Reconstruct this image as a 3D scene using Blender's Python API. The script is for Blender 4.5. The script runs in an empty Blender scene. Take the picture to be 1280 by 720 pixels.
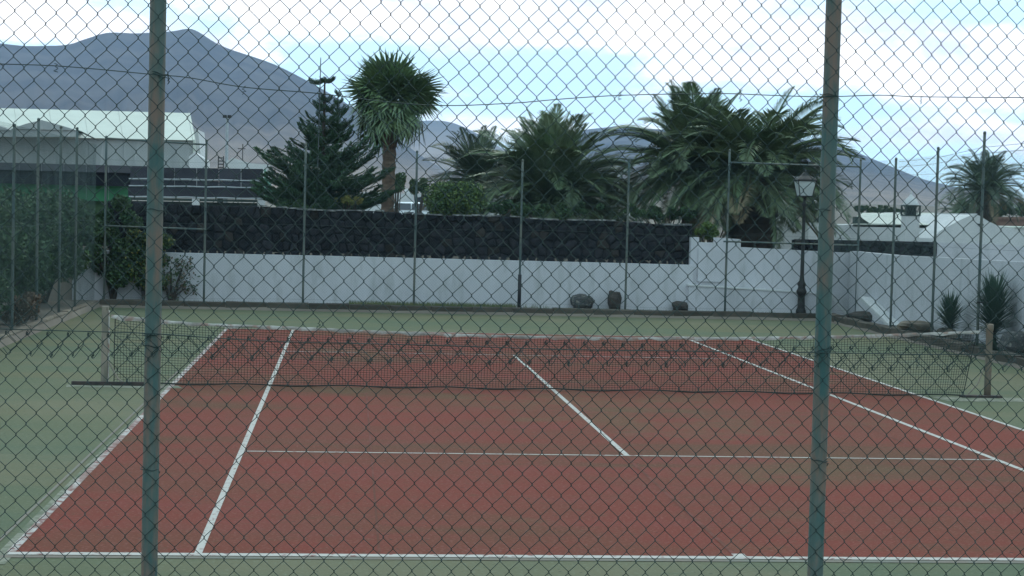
import bpy, math, random
import numpy as np
from mathutils import Vector, Matrix
random.seed(7); rng = np.random.default_rng(7)
R = math.radians
scene = bpy.context.scene
COL = scene.collection

# ------------------------------------------------------------------ camera
CAM = np.array([-3.074, -13.205, 2.628]); YAW, PIT, ROL, FPX = -0.0950458, -0.0446038, 0.0248337, 2201.23
_r = np.array([math.cos(YAW), math.sin(YAW), 0.0])
_f = np.array([-math.sin(YAW)*math.cos(PIT), math.cos(YAW)*math.cos(PIT), math.sin(PIT)])
_u = np.cross(_r, _f)
_r2 = _r*math.cos(ROL)+_u*math.sin(ROL); _u2 = -_r*math.sin(ROL)+_u*math.cos(ROL)
cam = bpy.data.cameras.new('camera'); camo = bpy.data.objects.new('camera', cam); COL.objects.link(camo)
camo.matrix_world = Matrix(((_r2[0], _u2[0], -_f[0], CAM[0]), (_r2[1], _u2[1], -_f[1], CAM[1]),
                            (_r2[2], _u2[2], -_f[2], CAM[2]), (0, 0, 0, 1)))
cam.sensor_width = 36; cam.lens = FPX*36/1280; cam.clip_start = 0.1; cam.clip_end = 60000
scene.camera = camo
def ray(px, py): return _f+_r2*(px-640)/FPX-_u2*(py-360)/FPX
def at(px, py, Y):                       # the point on the vertical plane y = Y seen at photo pixel px, py
    d = ray(px, py); return CAM+d*(Y-CAM[1])/d[1]
def gnd(px, py, z=0.0):
    d = ray(px, py); return CAM+d*(z-CAM[2])/d[2]
def hor(px): return 261.8+0.02484*(px-642)   # the horizon's row at that column

# ------------------------------------------------------------------ world, sun, exposure
SUN_EL, SUN_AZ = R(48), R(14)            # azimuth from +y towards +x
world = bpy.data.worlds.new('World'); scene.world = world; world.use_nodes = True
wt = world.node_tree; wt.nodes.clear()
def wn(t, **k):
    n = wt.nodes.new(t)
    for a, b in k.items(): setattr(n, a, b)
    return n
def wl(a, b): wt.links.new(a, b)
def wmath(op, a, b=None, c=None):
    n = wn('ShaderNodeMath', operation=op)
    for i, v in enumerate((a, b, c)):
        if v is None: continue
        if isinstance(v, (int, float)): n.inputs[i].default_value = v
        else: wl(v, n.inputs[i])
    return n.outputs[0]
sky = wn('ShaderNodeTexSky', sky_type='NISHITA', sun_disc=False, sun_elevation=SUN_EL, sun_rotation=SUN_AZ)
sky.air_density = 1.0; sky.dust_density = 2.0; sky.ozone_density = 1.0
tc = wn('ShaderNodeTexCoord')
mp = wn('ShaderNodeMapping'); mp.inputs['Scale'].default_value = (1, 1, 2.6); wl(tc.outputs['Generated'], mp.inputs[0])
def wnoise(scale, det, rough=.55, dist=0.0):
    n = wn('ShaderNodeTexNoise'); n.inputs['Scale'].default_value = scale; n.inputs['Detail'].default_value = det
    n.inputs['Roughness'].default_value = rough; n.inputs['Distortion'].default_value = dist
    wl(mp.outputs[0], n.inputs['Vector']); return n.outputs['Fac']
n_big, n_med, n_fine = wnoise(2.6, 4), wnoise(9, 8, .6, .3), wnoise(26, 6, .6)
cover = wmath('MULTIPLY_ADD', n_big, 1.1, -0.50)
cover = wmath('ADD', cover, wmath('MULTIPLY_ADD', n_med, 1.9, -0.95))
cover = wmath('ADD', cover, wmath('MULTIPLY_ADD', n_fine, 0.6, -0.30))
CLOUDS = [(60, 20, 260, 60, .55), (650, 5, 300, 46, .75), (560, -60, 500, 60, .4), (1140, 70, 150, 60, .75), (1250, 95, 100, 45, .5),
          (880, 90, 110, 40, .45), (1120, 165, 200, 22, .4), (330, 60, 110, 40, .35), (600, 160, 90, 22, .4), (780, 30, 160, 60, .3),
          (60, 64, 120, 14, -.3), (420, 85, 100, 34, -.3), (680, 105, 140, 36, -.35), (1210, 20, 80, 28, -.5), (1150, 140, 190, 16, -.35), (270, 15, 60, 22, -.3), (900, 150, 120, 18, -.2)]
for px, py, rx, ry, amp in CLOUDS:
    d = ray(px, py); d = d/np.linalg.norm(d)
    s = wn('ShaderNodeVectorMath', operation='SUBTRACT'); wl(tc.outputs['Generated'], s.inputs[0]); s.inputs[1].default_value = d
    m = wn('ShaderNodeVectorMath', operation='MULTIPLY'); wl(s.outputs[0], m.inputs[0])
    m.inputs[1].default_value = (FPX/rx, FPX/rx, FPX/ry)
    l = wn('ShaderNodeVectorMath', operation='LENGTH'); wl(m.outputs[0], l.inputs[0])
    r_ = wn('ShaderNodeMapRange', interpolation_type='SMOOTHSTEP'); wl(l.outputs['Value'], r_.inputs['Value'])
    r_.inputs['From Min'].default_value = 1.7; r_.inputs['From Max'].default_value = 0.1
    r_.inputs['To Min'].default_value = 0; r_.inputs['To Max'].default_value = amp
    cover = wmath('ADD', cover, r_.outputs[0])
cr_ = wn('ShaderNodeMapRange', interpolation_type='SMOOTHSTEP'); wl(cover, cr_.inputs['Value'])
cr_.inputs['From Min'].default_value = 0.02; cr_.inputs['From Max'].default_value = 0.50
tint = wn('ShaderNodeMix', data_type='RGBA', blend_type='MULTIPLY'); tint.inputs['Factor'].default_value = 1
wl(sky.outputs[0], tint.inputs[6]); tint.inputs[7].default_value = (1.15, 1.12, 0.86, 1)
veil = wn('ShaderNodeMix', data_type='RGBA'); veil.inputs['Factor'].default_value = 0.82
wl(tint.outputs[2], veil.inputs[6]); veil.inputs[7].default_value = (9.0, 13.9, 16.2, 1)
shade = wn('ShaderNodeMapRange'); wl(wnoise(11, 7, .6, .4), shade.inputs['Value'])
shade.inputs['From Min'].default_value = .38; shade.inputs['From Max'].default_value = .6
shade.inputs['To Min'].default_value = 0; shade.inputs['To Max'].default_value = 1
cc = wn('ShaderNodeMix', data_type='RGBA'); wl(shade.outputs[0], cc.inputs['Factor'])
cc.inputs[6].default_value = (10.9, 11.6, 12.6, 1); cc.inputs[7].default_value = (19, 18, 17, 1)
mixc = wn('ShaderNodeMix', data_type='RGBA'); wl(cr_.outputs[0], mixc.inputs['Factor'])
wl(veil.outputs[2], mixc.inputs[6]); wl(cc.outputs[2], mixc.inputs[7])
bg = wn('ShaderNodeBackground'); bg.inputs['Strength'].default_value = 0.1; wl(mixc.outputs[2], bg.inputs['Color'])
wo = wn('ShaderNodeOutputWorld'); wl(bg.outputs[0], wo.inputs['Surface'])

sun = bpy.data.lights.new('sun', 'SUN'); sun.energy = 0.7; sun.angle = R(14); sun.color = (1, .95, .88)
suno = bpy.data.objects.new('sun', sun); COL.objects.link(suno)
_sd = Vector((math.sin(SUN_AZ)*math.cos(SUN_EL), math.cos(SUN_AZ)*math.cos(SUN_EL), math.sin(SUN_EL)))
suno.rotation_euler = _sd.to_track_quat('Z', 'Y').to_euler(); suno.location = _sd*60
scene.view_settings.view_transform = 'Standard'; scene.view_settings.look = 'None'
scene.view_settings.exposure = 0.09; scene.view_settings.gamma = 1.0
scene.view_settings.use_curve_mapping = False
scene.cycles.use_denoising = True
scene.cycles.max_bounces = 6; scene.cycles.volume_bounces = 1; scene.cycles.transparent_max_bounces = 8

# ------------------------------------------------------------------ materials
def mat(name, c1, c2=None, scale=3.0, rough=.8, bump=0.0, c3=None, stretch=(1, 1, 1), metal=0.0, detail=6, contrast=(.35, .65), bscale=None, spec=.3, c3t=(.58, .72), coord='Object', s3=None, objrand=0.0):
    m = bpy.data.materials.new(name); m.use_nodes = True; t = m.node_tree
    b = t.nodes['Principled BSDF']; b.inputs['Roughness'].default_value = rough; b.inputs['Metallic'].default_value = metal
    b.inputs['Specular IOR Level'].default_value = spec
    c4 = lambda c: (c[0], c[1], c[2], 1)
    if c2 is None:
        b.inputs['Base Color'].default_value = c4(c1)
        if not bump: return m
    co = t.nodes.new('ShaderNodeTexCoord'); ma = t.nodes.new('ShaderNodeMapping'); ma.inputs['Scale'].default_value = stretch
    if coord == 'World':
        g = t.nodes.new('ShaderNodeNewGeometry'); t.links.new(g.outputs['Position'], ma.inputs[0])
    else: t.links.new(co.outputs['Object'], ma.inputs[0])
    def noise(s, d=detail, loc=None):
        n = t.nodes.new('ShaderNodeTexNoise'); n.inputs['Scale'].default_value = s; n.inputs['Detail'].default_value = d
        n.inputs['Roughness'].default_value = .6; t.links.new(ma.outputs[0], n.inputs['Vector'])
        return n
    def rng_(o, a, z):
        r = t.nodes.new('ShaderNodeMapRange'); t.links.new(o, r.inputs['Value'])
        r.inputs['From Min'].default_value = a; r.inputs['From Max'].default_value = z; return r.outputs[0]
    if c2 is not None:
        mx = t.nodes.new('ShaderNodeMix'); mx.data_type = 'RGBA'; mx.inputs[6].default_value = c4(c1); mx.inputs[7].default_value = c4(c2)
        t.links.new(rng_(noise(scale).outputs['Fac'], *contrast), mx.inputs['Factor']); out = mx.outputs[2]
        if c3 is not None:
            m3 = t.nodes.new('ShaderNodeMix'); m3.data_type = 'RGBA'; t.links.new(out, m3.inputs[6]); m3.inputs[7].default_value = c4(c3)
            t.links.new(rng_(noise(s3 or scale*3.1).outputs['Fac'], *c3t), m3.inputs['Factor']); out = m3.outputs[2]
        if objrand:
            oi = t.nodes.new('ShaderNodeObjectInfo'); r = t.nodes.new('ShaderNodeMapRange'); t.links.new(oi.outputs['Random'], r.inputs['Value'])
            r.inputs['To Min'].default_value = 1-objrand; r.inputs['To Max'].default_value = 1+objrand
            hs = t.nodes.new('ShaderNodeHueSaturation'); t.links.new(out, hs.inputs['Color']); t.links.new(r.outputs[0], hs.inputs['Value']); out = hs.outputs[0]
        t.links.new(out, b.inputs['Base Color'])
    if bump:
        bn = t.nodes.new('ShaderNodeBump'); bn.inputs['Strength'].default_value = bump; bn.inputs['Distance'].default_value = .02
        t.links.new(noise(bscale or scale*6).outputs['Fac'], bn.inputs['Height']); t.links.new(bn.outputs[0], b.inputs['Normal'])
    return m
M = {}
M['wire'] = mat('green_wire', (.012, .028, .026), (.03, .05, .045), 9, .6, coord='World')
M['galv'] = mat('grey_wire', (.05, .06, .06), (.09, .1, .1), 9, .6, coord='World')
M['farwire'] = mat('teal_wire', (.05, .085, .08), (.08, .11, .1), 2, .7, coord='World')
M['post'] = mat('worn_teal_post_paint', (.045, .105, .10), (.095, .125, .11), 7, .6, .25, c3=(.19, .13, .10), stretch=(1.6, 1.6, .35), c3t=(.47, .62), s3=9, coord='World', contrast=(.38, .6), bscale=60)
M['farpost'] = mat('grey_green_post_paint', (.055, .085, .085), (.13, .13, .105), 4, .7, coord='World', stretch=(1, 1, .3))
M['cord'] = mat('black_net_cord', (.018, .024, .022), rough=.8)
M['band'] = mat('dirty_white_tape', (.55, .52, .47), (.2, .17, .145), 2.2, .9, .2, c3=(.3, .2, .16), c3t=(.5, .6), coord='World')
M['netpost'] = mat('weathered_net_post', (.27, .22, .17), (.16, .145, .11), 6, .8, .2, c3=(.09, .09, .07), stretch=(1, 1, .4))
M['netpost2'] = mat('rusty_net_post', (.2, .145, .105), (.12, .11, .085), 7, .8, .2, c3=(.12, .06, .04), stretch=(1, 1, .4))
M['rust'] = mat('dark_rusty_steel', (.07, .05, .042), (.035, .032, .03), 8, .8)
M['white'] = mat('whitewashed_render', (.56, .54, .555), (.49, .475, .485), .8, .95, .25, c3=(.34, .335, .32), c3t=(.52, .82), coord='World', bscale=12, stretch=(1.6, 1.6, .4), s3=2.2)
M['white2'] = mat('far_white_render', (.60, .59, .57), (.52, .51, .5), .5, .95, coord='World')
M['lava'] = mat('dark_lava_stone', (.014, .015, .018), (.027, .026, .029), 6, .95, .8, c3=(.055, .045, .04), c3t=(.62, .75), coord='World', bscale=30, objrand=.35, spec=.08)
M['lava_b'] = mat('brown_lava_stone', (.036, .03, .027), (.026, .023, .021), 6, .95, .8, coord='World', bscale=30, objrand=.35, spec=.08)
M['mortar'] = mat('dark_joint', (.008, .008, .010), (.013, .013, .015), 8, 1.0, coord='World', spec=.05)
M['coping'] = mat('pale_mortar_coping', (.30, .29, .27), (.10, .1, .1), 5, .95, coord='World', contrast=(.4, .55))
M['kerb'] = mat('dark_mossy_kerb', (.055, .05, .04), (.085, .07, .055), 3, .95, .4, c3=(.045, .06, .03), coord='World', objrand=.25)
M['kerb_t'] = mat('tan_kerb', (.19, .155, .115), (.12, .1, .08), 3, .95, .4, coord='World', objrand=.2)
M['boulder'] = mat('brown_volcanic_boulder', (.075, .06, .05), (.04, .036, .033), 4, .95, 1.0, c3=(.14, .12, .10), c3t=(.6, .72))
M['boulder_g'] = mat('grey_speckled_boulder', (.05, .05, .05), (.09, .085, .08), 5, .95, 1.0, c3=(.22, .2, .17), c3t=(.56, .64))
M['soil'] = mat('dusty_volcanic_soil', (.20, .165, .13), (.13, .105, .085), .35, 1.0, .3, c3=(.25, .21, .17), coord='World', s3=.02)
M['trunk'] = mat('fibrous_palm_trunk', (.17, .115, .08), (.09, .06, .045), 5, 1, 1.0, stretch=(1, 1, 3), bscale=18)
M['bark'] = mat('dark_bark', (.07, .055, .045), (.04, .033, .028), 8, 1, .6)
M['drypalm'] = mat('dark_fibrous_palm_trunk', (.06, .045, .035), (.03, .024, .02), 8, 1, 1.0, c3=(.12, .08, .05))
M['frond'] = mat('palm_frond_green', (.08, .125, .055), (.14, .175, .09), 1.2, .55, coord='World', objrand=.35, spec=.5)
M['frond_d'] = mat('palm_frond_dark', (.055, .09, .045), (.09, .12, .065), 1.2, .55, coord='World', objrand=.35, spec=.5)
M['frond_dry'] = mat('dry_palm_frond', (.22, .17, .10), (.13, .1, .06), 1.2, .8, coord='World', objrand=.3)
M['fan'] = mat('fan_leaf_green', (.07, .12, .055), (.12, .17, .07), 1.5, .5, coord='World', objrand=.4, spec=.5)
M['needle'] = mat('dark_pine_needles', (.026, .06, .03), (.05, .095, .042), 2.5, .7, coord='World', objrand=.35)
M['leaf'] = mat('bright_shrub_leaves', (.05, .10, .025), (.11, .15, .03), 2.2, .6, coord='World')
M['leaf_d'] = mat('dark_shrub_leaves', (.03, .065, .028), (.06, .10, .04), 2.0, .7, coord='World')
M['leaf_y'] = mat('yellow_green_leaves', (.12, .14, .03), (.2, .17, .05), 3.0, .7, coord='World')
M['leaf_m'] = mat('mid_green_leaves', (.03, .065, .028), (.07, .10, .04), 2.0, .7, coord='World')
M['dryleaf'] = mat('dry_brown_leaves', (.12, .085, .06), (.2, .14, .1), 5.0, .9, coord='World')
M['grass'] = mat('weedy_grass', (.08, .11, .045), (.15, .15, .07), 4.0, .8, coord='World')
M['yucca'] = mat('yucca_blades', (.025, .06, .04), (.05, .09, .055), 4.0, .6, coord='World')
M['black_iron'] = mat('black_cast_iron', (.02, .022, .022), (.045, .04, .036), 6, .55, metal=.3)
M['glass'] = mat('milky_lantern_glass', (.42, .44, .42), rough=.4)
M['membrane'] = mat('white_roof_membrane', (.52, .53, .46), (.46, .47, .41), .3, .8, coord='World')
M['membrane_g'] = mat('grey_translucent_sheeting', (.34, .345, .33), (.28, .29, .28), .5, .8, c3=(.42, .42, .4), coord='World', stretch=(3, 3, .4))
M['darkmat'] = mat('black_roof_sheet', (.014, .015, .020), (.022, .023, .028), 1.5, .95, coord='World', objrand=.25, spec=.05)
M['greenscreen'] = mat('green_windscreen_cloth', (.035, .17, .075), (.06, .22, .10), 1.4, .85, coord='World')
M['greenglass'] = mat('green_gable_cloth', (.04, .13, .09), (.07, .17, .12), 3, .8, coord='World')
M['batten'] = mat('white_batten', (.36, .37, .38), (.26, .28, .28), 4, .7, coord='World')
M['carpaint'] = mat('white_car_paint', (.75, .77, .78), rough=.25, spec=.6)
M['carglass'] = mat('dark_car_glass', (.02, .025, .03), rough=.08, spec=.8)
M['tail'] = mat('red_tail_lamp', (.5, .03, .02), rough=.25)
M['tyre'] = mat('black_tyre', (.02, .02, .02), rough=.9)
M['rim'] = mat('grey_wheel_rim', (.35, .36, .37), rough=.4, metal=.6)
M['asphalt'] = mat('asphalt', (.05, .05, .05), (.06, .06, .06), 2, .95, coord='World')
M['terracotta'] = mat('terracotta_tile', (.30, .17, .13), (.2, .12, .095), 3, .9, coord='World')
M['darkwood'] = mat('dark_green_lattice', (.03, .05, .045), (.05, .06, .05), 3, .7)
M['window'] = mat('dark_window', (.03, .035, .04), rough=.2)
M['black_plastic'] = mat('black_plastic', (.02, .02, .022), rough=.6)

def surf(name, base, patches, streak=(.25, 1, 1), rough=.85):
    """worn painted court: base colours plus soft patches of dirt, streaks and fine speckle"""
    m = bpy.data.materials.new(name); m.use_nodes = True; t = m.node_tree; b = t.nodes['Principled BSDF']
    b.inputs['Roughness'].default_value = rough; b.inputs['Specular IOR Level'].default_value = .06
    g = t.nodes.new('ShaderNodeNewGeometry')
    def noise(s, det, st, off=0):
        ma = t.nodes.new('ShaderNodeMapping'); ma.inputs['Scale'].default_value = st; ma.inputs['Location'].default_value = (off, off*.7, 0)
        t.links.new(g.outputs['Position'], ma.inputs[0])
        n = t.nodes.new('ShaderNodeTexNoise'); n.inputs['Scale'].default_value = s; n.inputs['Detail'].default_value = det
        n.inputs['Roughness'].default_value = .65; t.links.new(ma.outputs[0], n.inputs['Vector']); return n.outputs['Fac']
    rgb = t.nodes.new('ShaderNodeRGB'); rgb.outputs[0].default_value = (*base, 1); cur = rgb.outputs[0]
    for i, (c, s, det, a, z, mxf, st) in enumerate(patches):
        r = t.nodes.new('ShaderNodeMapRange'); r.interpolation_type = 'SMOOTHSTEP'; t.links.new(noise(s, det, st, i*7.3), r.inputs['Value'])
        r.inputs['From Min'].default_value = a; r.inputs['From Max'].default_value = z; r.inputs['To Max'].default_value = mxf
        mx = t.nodes.new('ShaderNodeMix'); mx.data_type = 'RGBA'; t.links.new(r.outputs[0], mx.inputs['Factor'])
        t.links.new(cur, mx.inputs[6]); mx.inputs[7].default_value = (*c, 1); cur = mx.outputs[2]
    t.links.new(cur, b.inputs['Base Color'])
    bn = t.nodes.new('ShaderNodeBump'); bn.inputs['Strength'].default_value = .3; bn.inputs['Distance'].default_value = .004
    t.links.new(noise(120, 3, (1, 1, 1)), bn.inputs['Height']); t.links.new(bn.outputs[0], b.inputs['Normal'])
    return m
I1 = (1, 1, 1); SX = (.22, 1, 1)
M['green'] = surf('worn_green_court_paint', (.110, .117, .070), [
    ((.09, .11, .07), .35, 4, .42, .62, .8, I1), ((.135, .118, .068), .5, 6, .46, .66, .75, SX), ((.15, .135, .086), .16, 4, .5, .66, .7, I1),
    ((.085, .105, .07), 3.5, 5, .55, .72, .6, SX), ((.17, .18, .125), 26, 3, .54, .66, .5, I1), ((.05, .055, .04), 12, 3, .655, .69, .8, I1)])
M['red'] = surf('worn_red_court_paint', (.162, .040, .028), [
    ((.132, .046, .029), .5, 5, .42, .6, .8, I1), ((.10, .052, .030), .42, 6, .5, .64, .8, SX), ((.108, .068, .037), .22, 5, .53, .65, .7, I1),
    ((.17, .043, .035), 1.3, 6, .5, .7, .7, SX), ((.095, .055, .033), 7, 4, .55, .7, .5, I1), ((.24, .11, .09), 34, 3, .54, .66, .5, I1), ((.05, .035, .03), 13, 3, .655, .69, .8, I1)])
M['line'] = surf('chipped_white_line_paint', (.44, .40, .36), [((.42, .38, .34), 4, 5, .45, .62, .8, I1), ((.2, .10, .09), 14, 5, .56, .64, .9, I1)])
M['line_far'] = surf('worn_white_line_paint', (.42, .37, .34), [((.24, .15, .13), 3, 5, .45, .6, .9, I1), ((.2, .09, .08), 10, 4, .52, .6, .9, I1)])
M['oldline'] = surf('faded_old_line_paint', (.19, .16, .13), [((.175, .17, .14), 3, 5, .45, .6, .9, I1)])
M['ghost'] = surf('old_line_scar', (.165, .06, .048), [((.12, .048, .033), 3, 5, .42, .55, 1.0, I1)])
M['grit'] = surf('white_grit_edge', (.23, .22, .17), [((.12, .135, .09), 3, 5, .45, .6, 1.0, I1), ((.15, .15, .11), 14, 4, .5, .6, .9, I1)])

# ------------------------------------------------------------------ mesh helpers
class MB:
    def __init__(s): s.v = []; s.f = []; s.n = 0
    def add(s, vs, fs):
        s.v.append(np.asarray(vs, float)); s.f.extend([tuple(i+s.n for i in q) for q in fs]); s.n += len(vs)
    def box(s, c, d, rz=0.0, taper=1.0):
        c = np.array(c); x, y, z = d[0]/2, d[1]/2, d[2]/2
        p = np.array([[-x, -y, -z], [x, -y, -z], [x, y, -z], [-x, y, -z], [-x*taper, -y*taper, z], [x*taper, -y*taper, z], [x*taper, y*taper, z], [-x*taper, y*taper, z]])
        if rz: p = p@np.array([[math.cos(rz), math.sin(rz), 0], [-math.sin(rz), math.cos(rz), 0], [0, 0, 1]])
        s.add(p+c, [(3, 2, 1, 0), (4, 5, 6, 7), (0, 1, 5, 4), (1, 2, 6, 5), (2, 3, 7, 6), (3, 0, 4, 7)])
    def tube(s, pts, r, n=6, cap=True):
        P = np.asarray(pts, float); k = len(P); rr = np.full(k, r) if np.isscalar(r) else np.asarray(r, float)
        T = np.gradient(P, axis=0); T /= np.linalg.norm(T, axis=1)[:, None]+1e-12
        a = np.array([0, 0, 1.]) if abs(T[0][2]) < .9 else np.array([0, 1., 0])
        N = a-T[0]*(a@T[0]); N /= np.linalg.norm(N); vs = []
        ang = np.linspace(0, 2*math.pi, n, endpoint=False)
        for i in range(k):
            N = N-T[i]*(N@T[i]); N /= np.linalg.norm(N)+1e-12; B = np.cross(T[i], N)
            vs.append(P[i]+rr[i]*(np.outer(np.cos(ang), N)+np.outer(np.sin(ang), B)))
        fs = [(i*n+j, i*n+(j+1) % n, (i+1)*n+(j+1) % n, (i+1)*n+j) for i in range(k-1) for j in range(n)]
        if cap: fs += [tuple(range(n-1, -1, -1)), tuple((k-1)*n+j for j in range(n))]
        s.add(np.concatenate(vs), fs)
    def lathe(s, prof, n=16, c=(0, 0, 0)):
        ang = np.linspace(0, 2*math.pi, n, endpoint=False); c = np.array(c)
        vs = np.concatenate([np.stack([r*np.cos(ang), r*np.sin(ang), np.full(n, z)], 1) for r, z in prof])+c
        k = len(prof)
        fs = [(i*n+j, i*n+(j+1) % n, (i+1)*n+(j+1) % n, (i+1)*n+j) for i in range(k-1) for j in range(n)]
        fs += [tuple(range(n-1, -1, -1)), tuple((k-1)*n+j for j in range(n))]
        s.add(vs, fs)
    def prism(s, poly, a, b):            # polygon of (x, z) points extruded from y=a to y=b
        k = len(poly); vs = [(x, a, z) for x, z in poly]+[(x, b, z) for x, z in poly]
        fs = [tuple(range(k)), tuple(range(2*k-1, k-1, -1))]+[(i, i+k, (i+1) % k+k, (i+1) % k) for i in range(k)]
        s.add(vs, fs)
    def mesh(s, name, m, smooth=False):
        me = bpy.data.meshes.new(name); v = np.concatenate(s.v) if s.v else np.zeros((0, 3))
        me.from_pydata(v.tolist() if len(v) < 60000 else v, [], s.f)
        me.materials.append(m); me.update()
        if smooth: me.polygons.foreach_set('use_smooth', [True]*len(me.polygons))
        return me
    def build(s, name, m, parent=None, smooth=False, kind=None, loc=None):
        o = bpy.data.objects.new(name, s.mesh(name, m, smooth)); COL.objects.link(o)
        if parent is not None: o.parent = parent
        if kind: o['kind'] = kind
        if loc is not None: o.location = loc
        return o
def fast_mesh(name, V, F, m, smooth=False):
    """V (n,3), F (k,q) equal-sized faces, numpy fast path"""
    me = bpy.data.meshes.new(name); V = np.ascontiguousarray(V, np.float32); F = np.ascontiguousarray(F, np.int32); q = F.shape[1]
    me.vertices.add(len(V)); me.vertices.foreach_set('co', V.ravel()); me.loops.add(F.size); me.loops.foreach_set('vertex_index', F.ravel())
    me.polygons.add(len(F)); me.polygons.foreach_set('loop_start', np.arange(0, F.size, q, dtype=np.int32))
    me.polygons.foreach_set('loop_total', np.full(len(F), q, np.int32))
    me.materials.append(m); me.update(calc_edges=True)
    if smooth: me.polygons.foreach_set('use_smooth', [True]*len(F))
    return me
def link(name, me, parent=None, kind=None):
    o = bpy.data.objects.new(name, me); COL.objects.link(o)
    if parent is not None: o.parent = parent
    if kind: o['kind'] = kind
    return o
def tubes_fast(P, r, n):
    """P (w, k, 3) polylines mostly in the xz or yz plane -> V, F"""
    w, k, _ = P.shape
    T = np.gradient(P, axis=1); T /= np.linalg.norm(T, axis=2)[..., None]+1e-12
    d = P[:, -1]-P[:, 0]
    ref = np.array([0, 1., 0]) if abs(d[:, 0]).mean() >= abs(d[:, 1]).mean() else np.array([1., 0, 0])
    A = np.broadcast_to(ref, T.shape); A = A-T*(A*T).sum(2)[..., None]; A /= np.linalg.norm(A, axis=2)[..., None]+1e-12
    B = np.cross(T, A); ang = np.linspace(0, 2*math.pi, n, endpoint=False)+.4
    V = P[:, :, None, :]+r*(np.cos(ang)[None, None, :, None]*A[:, :, None, :]+np.sin(ang)[None, None, :, None]*B[:, :, None, :])
    i = np.arange(w)[:, None, None]*(k*n); j = np.arange(k-1)[None, :, None]*n; a = np.arange(n)[None, None, :]; a2 = (a+1) % n
    F = np.stack([i+j+a, i+j+a2, i+j+n+a2, i+j+n+a], -1).reshape(-1, 4)
    return V.reshape(-1, 3), F
def empty(name, loc, label=None, cat=None, group=None):
    o = bpy.data.objects.new(name, None); COL.objects.link(o); o.location = tuple(loc); o.empty_display_size = .2
    if label: tag(o, label, cat, group)
    return o
def tag(o, label, cat=None, group=None):
    o['label'] = label
    if cat: o['category'] = cat
    if group: o['group'] = group
    return o
def rel(p, root): return np.asarray(p, float)-np.array(root.location)
def struct(o, label=None):
    o['kind'] = 'structure'
    if label: o['label'] = label
    return o

# ------------------------------------------------------------------ ground and mountains
def ghgt(x, y):
    r = math.hypot(x, y+13)
    h = 0.12
    if -9.0 < x < 9.0 and -14 < y < 30.3: h = -0.05
    elif y < -13: h = -0.05
    if y > 31.6: h = 1.4
    if r > 150: h = 1.4+.0105*(r-150)+1.2*math.sin(x*.011)*min(1, (r-150)/300)
    return h
def grid(name, xs, ys, fn, m):
    X, Y = np.meshgrid(xs, ys); Z = np.vectorize(fn)(X, Y); V = np.stack([X, Y, Z], -1).reshape(-1, 3)
    nx, ny = len(xs), len(ys); i = np.arange(nx-1)[None]; j = np.arange(ny-1)[:, None]
    a = j*nx+i; F = np.stack([a, a+1, a+nx+1, a+nx], -1).reshape(-1, 4)
    return fast_mesh(name, V, F, m)
far = list(np.geomspace(40, 4300, 32))
xs = sorted([-v for v in far]+[-30, -20, -14, -9.42, -9.04, -8.99, -5, 0, 5, 8.99, 9.04, 9.42, 14, 20, 30]+far)
ys = sorted([-v for v in far]+[-30, -20, -13.01, -12.9, -6, 5, 15, 25, 30.28, 30.34, 30.5, 31.58, 31.66]+far)
struct(link('ground', grid('ground', xs, ys, ghgt, M['soil'])), 'dusty tan ground around the court and up to the hills')

def vnoise(seed):
    g = np.random.default_rng(seed).random((64, 64))
    def f(x, y):
        xi, yi = np.floor(x).astype(int), np.floor(y).astype(int); fx, fy = x-xi, y-yi
        fx, fy = fx*fx*(3-2*fx), fy*fy*(3-2*fy)
        q = lambda a, b: g[a % 64, b % 64]
        return (q(xi, yi)*(1-fx)+q(xi+1, yi)*fx)*(1-fy)+(q(xi, yi+1)*(1-fx)+q(xi+1, yi+1)*fx)*fy-.5
    return f
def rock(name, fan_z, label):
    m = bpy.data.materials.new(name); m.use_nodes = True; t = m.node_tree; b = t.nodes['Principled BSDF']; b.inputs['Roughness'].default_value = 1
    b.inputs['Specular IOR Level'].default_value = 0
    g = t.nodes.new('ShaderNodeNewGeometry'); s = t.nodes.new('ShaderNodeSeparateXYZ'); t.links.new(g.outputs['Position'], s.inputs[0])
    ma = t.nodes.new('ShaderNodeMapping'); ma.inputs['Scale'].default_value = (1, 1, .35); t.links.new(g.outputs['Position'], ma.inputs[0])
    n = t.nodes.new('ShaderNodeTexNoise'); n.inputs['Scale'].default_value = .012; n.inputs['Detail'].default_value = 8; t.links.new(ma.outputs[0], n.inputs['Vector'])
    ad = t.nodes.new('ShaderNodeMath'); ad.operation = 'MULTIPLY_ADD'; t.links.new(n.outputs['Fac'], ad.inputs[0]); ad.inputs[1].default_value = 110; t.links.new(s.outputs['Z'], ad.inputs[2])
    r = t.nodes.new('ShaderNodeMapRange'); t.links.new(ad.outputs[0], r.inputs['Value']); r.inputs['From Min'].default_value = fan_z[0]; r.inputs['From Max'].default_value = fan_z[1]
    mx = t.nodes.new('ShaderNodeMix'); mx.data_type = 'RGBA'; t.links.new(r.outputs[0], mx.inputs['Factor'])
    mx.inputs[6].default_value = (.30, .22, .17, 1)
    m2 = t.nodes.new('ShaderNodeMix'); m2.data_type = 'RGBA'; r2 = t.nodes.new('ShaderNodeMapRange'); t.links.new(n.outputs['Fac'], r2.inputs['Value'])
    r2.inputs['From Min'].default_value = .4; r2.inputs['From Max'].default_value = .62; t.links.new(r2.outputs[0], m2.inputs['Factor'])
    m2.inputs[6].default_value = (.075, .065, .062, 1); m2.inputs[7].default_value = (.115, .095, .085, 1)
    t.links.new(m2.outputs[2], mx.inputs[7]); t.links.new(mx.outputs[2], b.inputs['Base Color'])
    return m
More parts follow.
